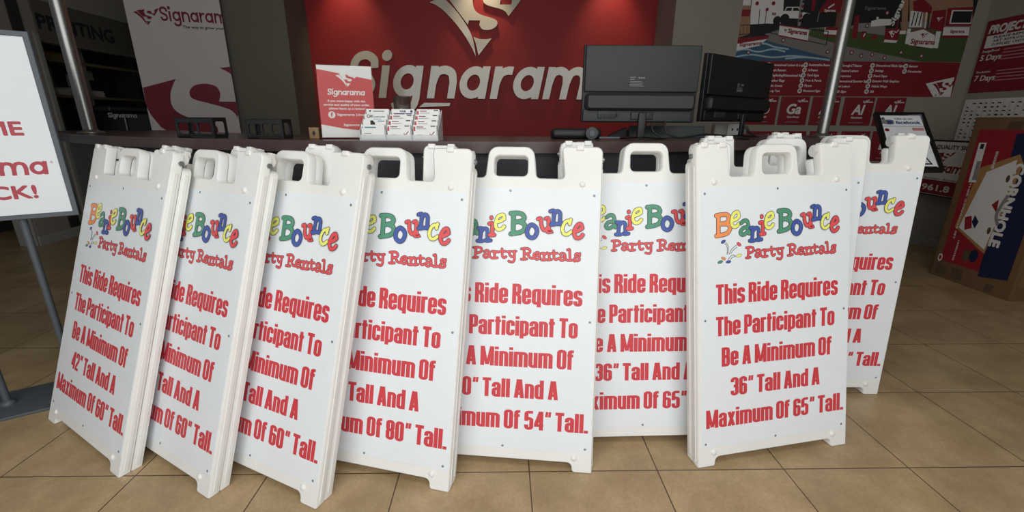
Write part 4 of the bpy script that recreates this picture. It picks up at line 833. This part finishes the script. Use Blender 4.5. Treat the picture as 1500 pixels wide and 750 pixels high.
pg([(1328, 43), (1352, 41), (1370, 48), (1368, 70), (1326, 66)], BROWN, .0034); pg([(1332, 48), (1352, 43), (1369, 52), (1366, 71), (1330, 66)], PRINT_WHITE, .0038); pg([(1329, 42), (1334, 42), (1330, 65), (1325, 64)], PRINT_WHITE, .0042); pg([(1371, 46), (1378, 46), (1373, 71), (1366, 70)], PRINT_WHITE, .0042)
m.text('Signarama', FM, pp(1333, 64), .040, PRINT_RED, .0044, fit=.22, bold=.05, rot=-.03); emblem(m, FM, *pp(1346, 57), .07, PRINT_RED, .0044)
pg([(1297, 42), (1318, 42), (1314, 60), (1294, 59)], PRINT_RED, .0036); emblem(m, FM, *pp(1298.5, 56), .095, PRINT_WHITE, .004); pg([(1295, 58), (1314, 59.5), (1312, 63), (1294, 62)], PRINT_WHITE, .004)
pg([(1262, 46), (1269, 46), (1267, 58), (1260, 57)], PRINT_RED, .0034); pg([(1278, 52), (1284, 50), (1284, 56), (1280, 59), (1275, 55)], PRINT_RED, .0034); m.strip([pp(1264, 54), pp(1267, 49)], .01, FM, PRINT_WHITE, .0038)
for q in ((1096, 77), (1147, 59), (1212, 76), (1247, 77), (1261, 82), (1277, 80), (1295, 85), (1319, 77), (1349, 82), (1270, 38), (1299, 19)): m.dot(pp(*q), .018, FM, PRINT_RED, .0046); m.dot(pp(*q), .010, FM, FOAM, .005)
m.rect(x0, zb_, x1, zs, FM, PRINT_RED, .0006)
lists = [(1126, 95, ['Dimensional Letters & Logos', 'Mesh Banners', 'Wayfinding/Dimensional Signs', 'Feather Flags', 'Table Covers', 'Pop-up Tent']),
 (1180, 95, ['Retractable Banners', 'A-Frames', 'Yard Signs', 'Post & Panels', 'Flyers', 'Monument Signs']),
 (1227, 96, ['Through LT Banner', 'Channel Letters', 'Projectors', 'Dimensional Exterior Signs', 'Cut Letters', 'LED Signs']),
 (1278, 96, ['Dimensional Blade Signs', 'Awnings', 'Panel Signs', 'Exterior Wall Graphics', 'Vehicle Wraps', 'ADA']), (1326.5, 97, ['Banners', 'Directories'])]
for lx, ly, items in lists:
    for i, s_ in enumerate(items):
        q = pp(lx-1.75*i, ly+7.6*i); m.dot(q, .0205, FM, PRINT_WHITE, .001); m.dot(q, .012, FM, PRINT_GREY, .0013); m.text(s_, FM, (q[0]+.034, q[1]-.009), .019, PRINT_WHITE, .001, bold=.05, res=1, fit=len(s_)*.0112)
pg([(1356, 122.5), (1398, 113), (1392, 142), (1367, 142)], PRINT_WHITE, .001); emblem(m, FM, *pp(1360.5, 141), .225, PRINT_RED, .0015, h=.85)
m.v = [(min(max(a, x0), x1)-OM[0], b-OM[1], c-OM[2]) for a, b, c in m.v]; m.build('poster_sheet', mural)
for px in (1105, 1230, 1370):
    k = MB(); q = pp(px, 139.5); k.cyl((q[0]-OM[0], -.012, q[1]-OM[2]), (q[0]-OM[0], 0, q[1]-OM[2]), .006, STEEL, 12); k.build('mounting_pin', mural)
# red element tiles under it
def tile(px0, px1, pyt, pyb, sym, lab):
    a = (pp(px0, (pyt+pyb)/2)[0], pp(px0, pyt)[1]); b = (pp(px1, (pyt+pyb)/2)[0], pp(px1, pyb)[1]); w, h = b[0]-a[0], a[1]-b[1]
    o = MB(); o.box(-w/2, w/2, -.010, 0, -h/2, h/2, PRINT_RED, .0015); f = frame((0, -.0102, 0), (1, 0, 0), (0, 0, 1), (0, -1, 0))
    o.strip([(w*.20, h*.40), (w*.245, h*.36), (w*.31, h*.42)], .008, f, PRINT_WHITE, .0006); o.text('Signarama', f, (w*.44, h*.315), .016, PRINT_WHITE, .0006, 'r', bold=.05, res=1)
    if sym:
        o.text(sym, f, (-w*.02, -h*.10), h*.33, PRINT_WHITE, .0006, 'c', bold=.05, shear=.16); o.text('Aluminum' if sym == 'Al' else 'Gatorfoam' if sym == 'Ga' else 'Coroplast' if sym == 'Co' else 'Dibond', f, (0, -h*.25), .018, PRINT_WHITE, .0006, 'c', bold=.05, res=1); o.strip([(-w*.24, -h*.40), (w*.24, -h*.40)], .006, f, PRINT_GREY, .0006)
    ob = o.build('element_poster'); ob.location = ((a[0]+b[0])/2, YR, (a[1]+b[1])/2); tag(ob, lab, 'poster', 'square red posters on the back right wall')
tile(1093, 1137.5, 140.8, 182.5, 'Co', 'square red poster partly hidden behind the smaller monitor')
tile(1142, 1183, 141.2, 183, 'Ga', 'square red poster with the white letters Ga')
tile(1188, 1228, 141.8, 183.5, 'Al', 'square red Al poster crossed by the right steel pole')
tile(1234.5, 1277.5, 142.5, 184, 'Al', 'square red Al poster between the right pole and the black picture frame')
tile(1281.5, 1323, 143, 184.8, 'Al', 'square red Al poster above the top left corner of the black picture frame')
for px0, px1, s_, lab in ((1090, 1130, None, 'lower square red poster behind the smaller monitor foot'), (1137, 1177, None, 'lower square red poster straight below the Ga poster'), (1183, 1222, None, 'lower square red poster at the foot of the right pole'), (1229, 1270, None, 'lower square red poster above the strip-showing board'), (1275, 1318, 'Di', 'lower square red poster with white letter D beside the black picture frame')):
    tile(px0, px1, 192.2, 236, s_, lab)
# ------------------------------------------------------------------ right side wall: red poster, calendar sheet, framed sign
XP = XR-.008
def sp(px, py): q = atx(px, py, XP); return -float(q[1]), float(q[2])
FS = frame((XP, 0, 0), (0, -1, 0), (0, 0, 1), (-1, 0, 0))
def side_thing(name, lab, cat): return thing(name, lab, cat, (XR, 2.6, 1.4))
def side_build(m, nm, t): m.v = [(x-XR, y-2.6, z-1.4) for x, y, z in m.v]; return m.build(nm, t)
t = side_thing('project_poster', 'dark red poster with PROJECT heading and days at the upper right edge', 'poster')
u0, zT = sp(1440, 33); u0 = max(u0, -(YR-.03)); _, zB = sp(1412, 137); u1 = u0+.62
m = MB(); m.box(XP, XR, -u1, -u0, zB, zT, PRINT_RED, .001); w = u1-u0
m.text('PROJECT FLOW', FS, (u0+.035, zT-.105), .062, PRINT_WHITE, .001, bold=.06, fit=.52, shear=.12)
m.rect(u0+.03, zT-.225, u1-.03, zT-.125, FS, PRINT_WHITE, .001)
for i, s_ in enumerate(('PLEASE REMEMBER ALL', 'ART APPROVAL PROOFS', 'SUPPLIED UNTIL PAYMENT')): m.text(s_, FS, (u0+w/2, zT-.152-i*.029), .018, PRINT_BLACK, .0015, 'c', bold=.05, res=1, fit=.44)
for i, (s_, q) in enumerate((('Design/Proof', '5 Days'), ('Production', '7 Days'))):
    zz = zT-.26-i*.17; m.text(s_, FS, (u0+.03, zz), .018, PRINT_WHITE, .001, res=1, bold=.04); m.text(q, FS, (u0+.025, zz-.065), .044, PRINT_WHITE, .001, bold=.03, shear=.1)
    for k in range(4): m.strip([(u0+.20, zz+.008-k*.026), (u1-.05-.03*(k % 2), zz+.008-k*.026)], .009, FS, G('pink', (176, 120, 122)), .001)
side_build(m, 'poster_sheet', t)
for du in (.02, w-.02):
    m = MB(); m.cyl((XP-.006, -(u0+du), zB+.02), (XP, -(u0+du), zB+.02), .006, STEEL, 10); side_build(m, 'mounting_pin', t)
t = side_thing('year_calendar', 'white wall calendar sheet with rows of tiny black marks beside the cardboard box', 'calendar')
u0, zT = -(YR-.03), 1.392; u1 = u0+.85; zB = 1.00
m = MB(); m.box(XP, XR, -u1, -u0, zB, zT, PRINT_WHITE, .001)
for i in range(16):
    for j in range(11):
        if (i*7+j*5) % 6 == 0: continue
        a = u0+.03+i*.052; z = zT-.035-j*.033; m.strip([(a, z), (a+.014+.006*((i+j) % 3), z-.002)], .010+.004*((i*j) % 2), FS, PRINT_BLACK, .001)
    m.strip([(u0+.022+i*.052, zT-.015), (u0+.022+i*.052, zB+.015)], .002, FS, PRINT_GREY, .0008)
side_build(m, 'calendar_sheet', t)
# framed quality sign standing in the corner
t = thing('framed_sign', 'white framed sign with black border and phone digits in the back right corner', 'sign', (4.86, 2.72, 0))
XQ = 4.84; qy0, qz0 = [float(v) for v in atx(1336, 203, XQ)[1:]]; zq1 = float(atx(1350, 284, XQ)[2]); qy0 = min(qy0, YR-.06); ln_ = .62
FQ = frame((XQ-4.86, 0, 0), (0, -1, 0), (0, 0, 1), (-1, 0, 0))
def qv(px, py): q = atx(px, py, XQ); return -(float(q[1])-2.72), float(q[2])
ua = -(qy0-2.72); ub = ua+ln_; zt_, zb2 = qz0, zq1
m = MB(); m.poly([[(ua, zb2), (ub, zb2), (ub, zt_), (ua, zt_)], [(ua+.012, zb2+.012), (ub-.012, zb2+.012), (ub-.012, zt_-.014), (ua+.012, zt_-.014)]], FQ, BLACK_G, .006, .02, .002); m.build('border_frame', t)
m = MB(); m.poly([(ua+.01, zb2+.01), (ub-.01, zb2+.01), (ub-.01, zt_-.01), (ua+.01, zt_-.01)], FQ, PRINT_WHITE, 0, .01)
q = qv(1372, 217.5); m.text('QUALITY SIGNS', FQ, q, .034, PRINT_BLACK, .001, bold=.05, fit=.36)
q = qv(1374, 234); emblem(m, FQ, q[0]-.04, q[1]-.02, .19, PRINT_RED, .001, h=.7)
q = qv(1373, 250); script(m, 'Signarama', FQ, q[0]-.24, q[1]-.012, .062, PRINT_RED, .001, fit=.52)
q = qv(1345, 256.5); m.text('Business - Banners - Vehicles', FQ, (ua+.04, q[1]-.02), .018, PRINT_GREY, .001, bold=.05, fit=.5)
q0, q1 = qv(1345, 260.5), qv(1345, 281); m.rect(ua+.012, zb2+.016, ub-.012, q0[1], FQ, PRINT_RED, .001)
a, b = qv(1350, 275.5), qv(1391, 275.5); m.text('961.8', FQ, (a[0], a[1]-.005), .052, PRINT_WHITE, .0015, bold=.05, fit=max(.12, (b[0]-a[0])))
m.build('sign_face', t)
for u in (ua+.015, ub-.03):
    m = MB(); m.box(-.018, -.004, -u-.008, -u+.008, 0, zb2+.02, BLACK_G, .002); m.build('leg', t)
# picture frame on a slanted pedestal
def on_depth(px, py, d):
    v = np.array([(px-750)/F_PX, (py-375)/F_PX, 1.0]) @ RM; return Vector(CAM+v*d)
T_, B_ = on_depth(1316, 166, 2.62), on_depth(1343, 251, 2.36); vv = (T_-B_); fh_ = vv.length; vv.normalize(); uu = Vector((1, 0, 0)); nn = uu.cross(vv)
cw = .297; O_ = B_; root = Vector(((T_.x+B_.x)/2, (T_.y+B_.y)/2, 0))
t = thing('picture_frame_stand', 'black framed notice on a slanted stand behind the rearmost A-frame sign', 'sign stand', root)
def loc_(v): return v-root
fq = (loc_(O_), uu, vv, nn)
m = MB(); m.poly([[(-cw/2, 0), (cw/2, 0), (cw/2, fh_), (-cw/2, fh_)], [(-cw/2+.024, .024), (cw/2-.024, .024), (cw/2-.024, fh_-.024), (-cw/2+.024, fh_-.024)]], fq, BLACK_G, .012, .024, .003); m.build('frame', t)
m = MB(); m.poly([(-cw/2+.02, .02), (cw/2-.02, .02), (cw/2-.02, fh_-.02), (-cw/2+.02, fh_-.02)], fq, SHEET, .002, .006); NAVY = mat('navy_ink', (52, 62, 118), .5)
m.text('Like us on:', fq, (-.035, fh_-.062), .017, PRINT_GREY, .0028, bold=.05); m.text('facebook', fq, (-.035, fh_-.100), .026, NAVY, .0028, bold=.05, fit=.145)
m.poly([(-.118, fh_-.100), (-.118, fh_-.045), (-.095, fh_-.045), (-.095, fh_-.065), (-.070, fh_-.060), (-.046, fh_-.068), (-.046, fh_-.1), (-.07, fh_-.108)], fq, PRINT_GREY, .0026); m.rect(-.088, fh_-.100, -.055, fh_-.072, fq, NAVY, .003); m.text('f', fq, (-.105, fh_-.062), .020, NAVY, .003, 'c', bold=.08)
m.strip([(-.124, fh_-.122), (.124, fh_-.122)], .004, fq, PRINT_GREY, .0028); m.rect(.05, fh_-.160, .118, fh_-.135, fq, mat('pale_red_print', (196, 128, 130), .5), .0028); m.dot((-.10, fh_-.155), .014, fq, PRINT_RED, .0028)
m.poly([(.03, .05), (.10, .05), (.06, .15)], fq, PRINT_BLACK, .0028); m.poly([(.045, .06), (.086, .06), (.062, .12)], fq, SHEET, .0032); m.strip([(-.11, .03), (.118, .03)], .012, fq, PRINT_BLACK, .0028)
m.build('notice_sheet', t)
mid = loc_((T_+B_)/2)-nn*.012
m = MB(); m.cyl((mid.x, mid.y+.03, .012), (mid.x, mid.y+.03, mid.z-.02), .014, BLACK, 16); m.box(mid.x-.04, mid.x+.04, mid.y-.01, mid.y+.045, mid.z-.06, mid.z-.02, BLACK, .004); m.build('pole', t)
m = MB(); m.lathe([(0, 0), (.14, 0), (.14, .006), (.03, .014), (0, .016)], (mid.x, mid.y+.03, 0), (0, 0, 1), BLACK, 32); m.build('base_plate', t)
# cardboard box of the lawn game
XBX = 4.33; by0, by1 = 1.51, 2.10; bh = 1.225; CB = mat('brown_corrugated_card', (108, 82, 52), .85, noise=.06, nscale=12); CBD = mat('dark_card_patch', (84, 66, 46), .85); NV = mat('navy_box_print', (22, 30, 66), .55); BR = mat('red_box_print', (140, 28, 38), .55); TANW = mat('tan_board_print', (158, 120, 74), .6)
t = thing('game_box', 'tall brown cardboard box with red and navy CORNHOLE label at the right edge', 'box', (XBX+.14, (by0+by1)/2, 0))
m = MB(); m.box(-.14, .14, -(by1-by0)/2, (by1-by0)/2, 0, bh, CB, .004)
fx = frame((-.14, 0, 0), (0, -1, 0), (0, 0, 1), (-1, 0, 0)); hy = (by1-by0)/2
def bx(px, py): q = atx(px, py, XBX); return -(float(q[1])-(by0+by1)/2), float(q[2])
m.poly([bx(1374, 385), bx(1387, 390), bx(1383, 403), bx(1370, 398)], fx, CBD, .0006); m.poly([bx(1396, 392), bx(1411, 396), bx(1407, 412), bx(1392, 407)], fx, CBD, .0006); m.poly([bx(1445, 415), bx(1457, 419), bx(1449, 429), bx(1440, 426)], fx, CBD, .0006); m.rect(-.06, bh-.10, .03, bh-.03, fx, CBD, .0006)
m.build('carton', t)
m = MB(); la, lb = -hy+.055, hy-.045; lz0, lz1 = .135, bh-.085
m.poly([(la, lz0), (lb, lz0), (lb, lz1), (la, lz1)], fx, BR, .0012, .0011); nx = la+(lb-la)*.60
m.poly([bx(1432, 405), (lb, lz0), (lb, lz1), bx(1490, 196)], fx, NV, .0018)
m.poly([bx(1399, 332), bx(1436, 246), bx(1495, 226), bx(1500, 240), bx(1474, 300), bx(1442, 372), bx(1437, 368)], fx, TANW, .0022); m.poly([bx(1405, 333), bx(1446, 252), bx(1491, 234), bx(1470, 302), bx(1442, 366)], fx, PRINT_WHITE, .0026)
m.poly([bx(1414, 318), bx(1424, 316), bx(1424, 334), bx(1413, 337)], fx, BR, .003); m.poly([bx(1429, 315), bx(1434, 325), bx(1428, 335), bx(1424, 325)], fx, NV, .003); m.poly([bx(1453, 300), bx(1464, 292), bx(1460, 312)], fx, BR, .003)
q = bx(1449, 338); m.dot(q, .012, fx, CBD, .003, .026); q = bx(1477, 262); m.dot(q, .012, fx, CBD, .003, .026); m.strip(smooth([bx(1462, 330), bx(1460, 316), bx(1468, 300), bx(1478, 286)], 4), .022, fx, PRINT_GREY, .0034)
m.poly([bx(1435, 209), bx(1446, 209), bx(1430, 267), bx(1419, 267)], fx, PRINT_WHITE, .003); m.rect(*bx(1435.5, 218), *bx(1443, 211), fx, PRINT_BLACK, .0034); m.poly([bx(1432, 236), bx(1438, 236), bx(1431, 264), bx(1424, 264)], fx, PRINT_GREY, .0034)
q = bx(1376, 376); m.dot((q[0]+.01, q[1]), .018, fx, PRINT_WHITE, .0024, .032); m.dot((q[0]+.01, q[1]), .010, fx, BR, .0028, .018)
a_, b_ = bx(1478, 252), bx(1459, 362); L_ = a_[1]-b_[1]
m.text('CORNHOLE', fx, (a_[0]+.028, a_[1]+.06), .062, PRINT_WHITE, .0026, bold=.085, fit=L_+.06, rot=-math.pi/2, res=2)
m.text('2 X 3', fx, bx(1472, 302), .02, PRINT_WHITE, .004, bold=.05, rot=-math.pi/2)
m.text('ALL WEATHER CORNHOLE SET', fx, (la+.045, lz1-.20), .012, PRINT_WHITE, .0024, rot=-math.pi/2, bold=.04, fit=.62, res=1)
q = bx(1404, 352); m.text('2 BOARDS 8 BAGS', fx, (q[0], q[1]), .012, PRINT_WHITE, .0024, rot=-math.pi/2, bold=.04, fit=.16, res=1); q = bx(1460, 222); m.text('REGULATION SIZE', fx, q, .016, PRINT_WHITE, .0024, rot=-math.pi/2, bold=.04, fit=.12, res=1)
q = bx(1420, 375); m.dot((q[0]-.02, q[1]), .03, fx, CBD, .0024, .05); m.dot((q[0]+.03, q[1]+.01), .03, fx, NV, .0028, .05)
m.build('front_label', t, label='red and navy printed label')
m = MB(); fe = frame((0, -hy-.0006, 0), (1, 0, 0), (0, 0, 1), (0, -1, 0)); m.poly([(-.11, .10), (.12, .10), (.12, 1.0), (-.06, 1.0)], fe, mat('end_print', (120, 92, 58), .8), .0006); m.text('CORNHOLE', fe, (-.05, .42), .06, PRINT_WHITE, .001, bold=.08, rot=-math.pi/2, fit=.34, res=2); m.build('end_print', t)
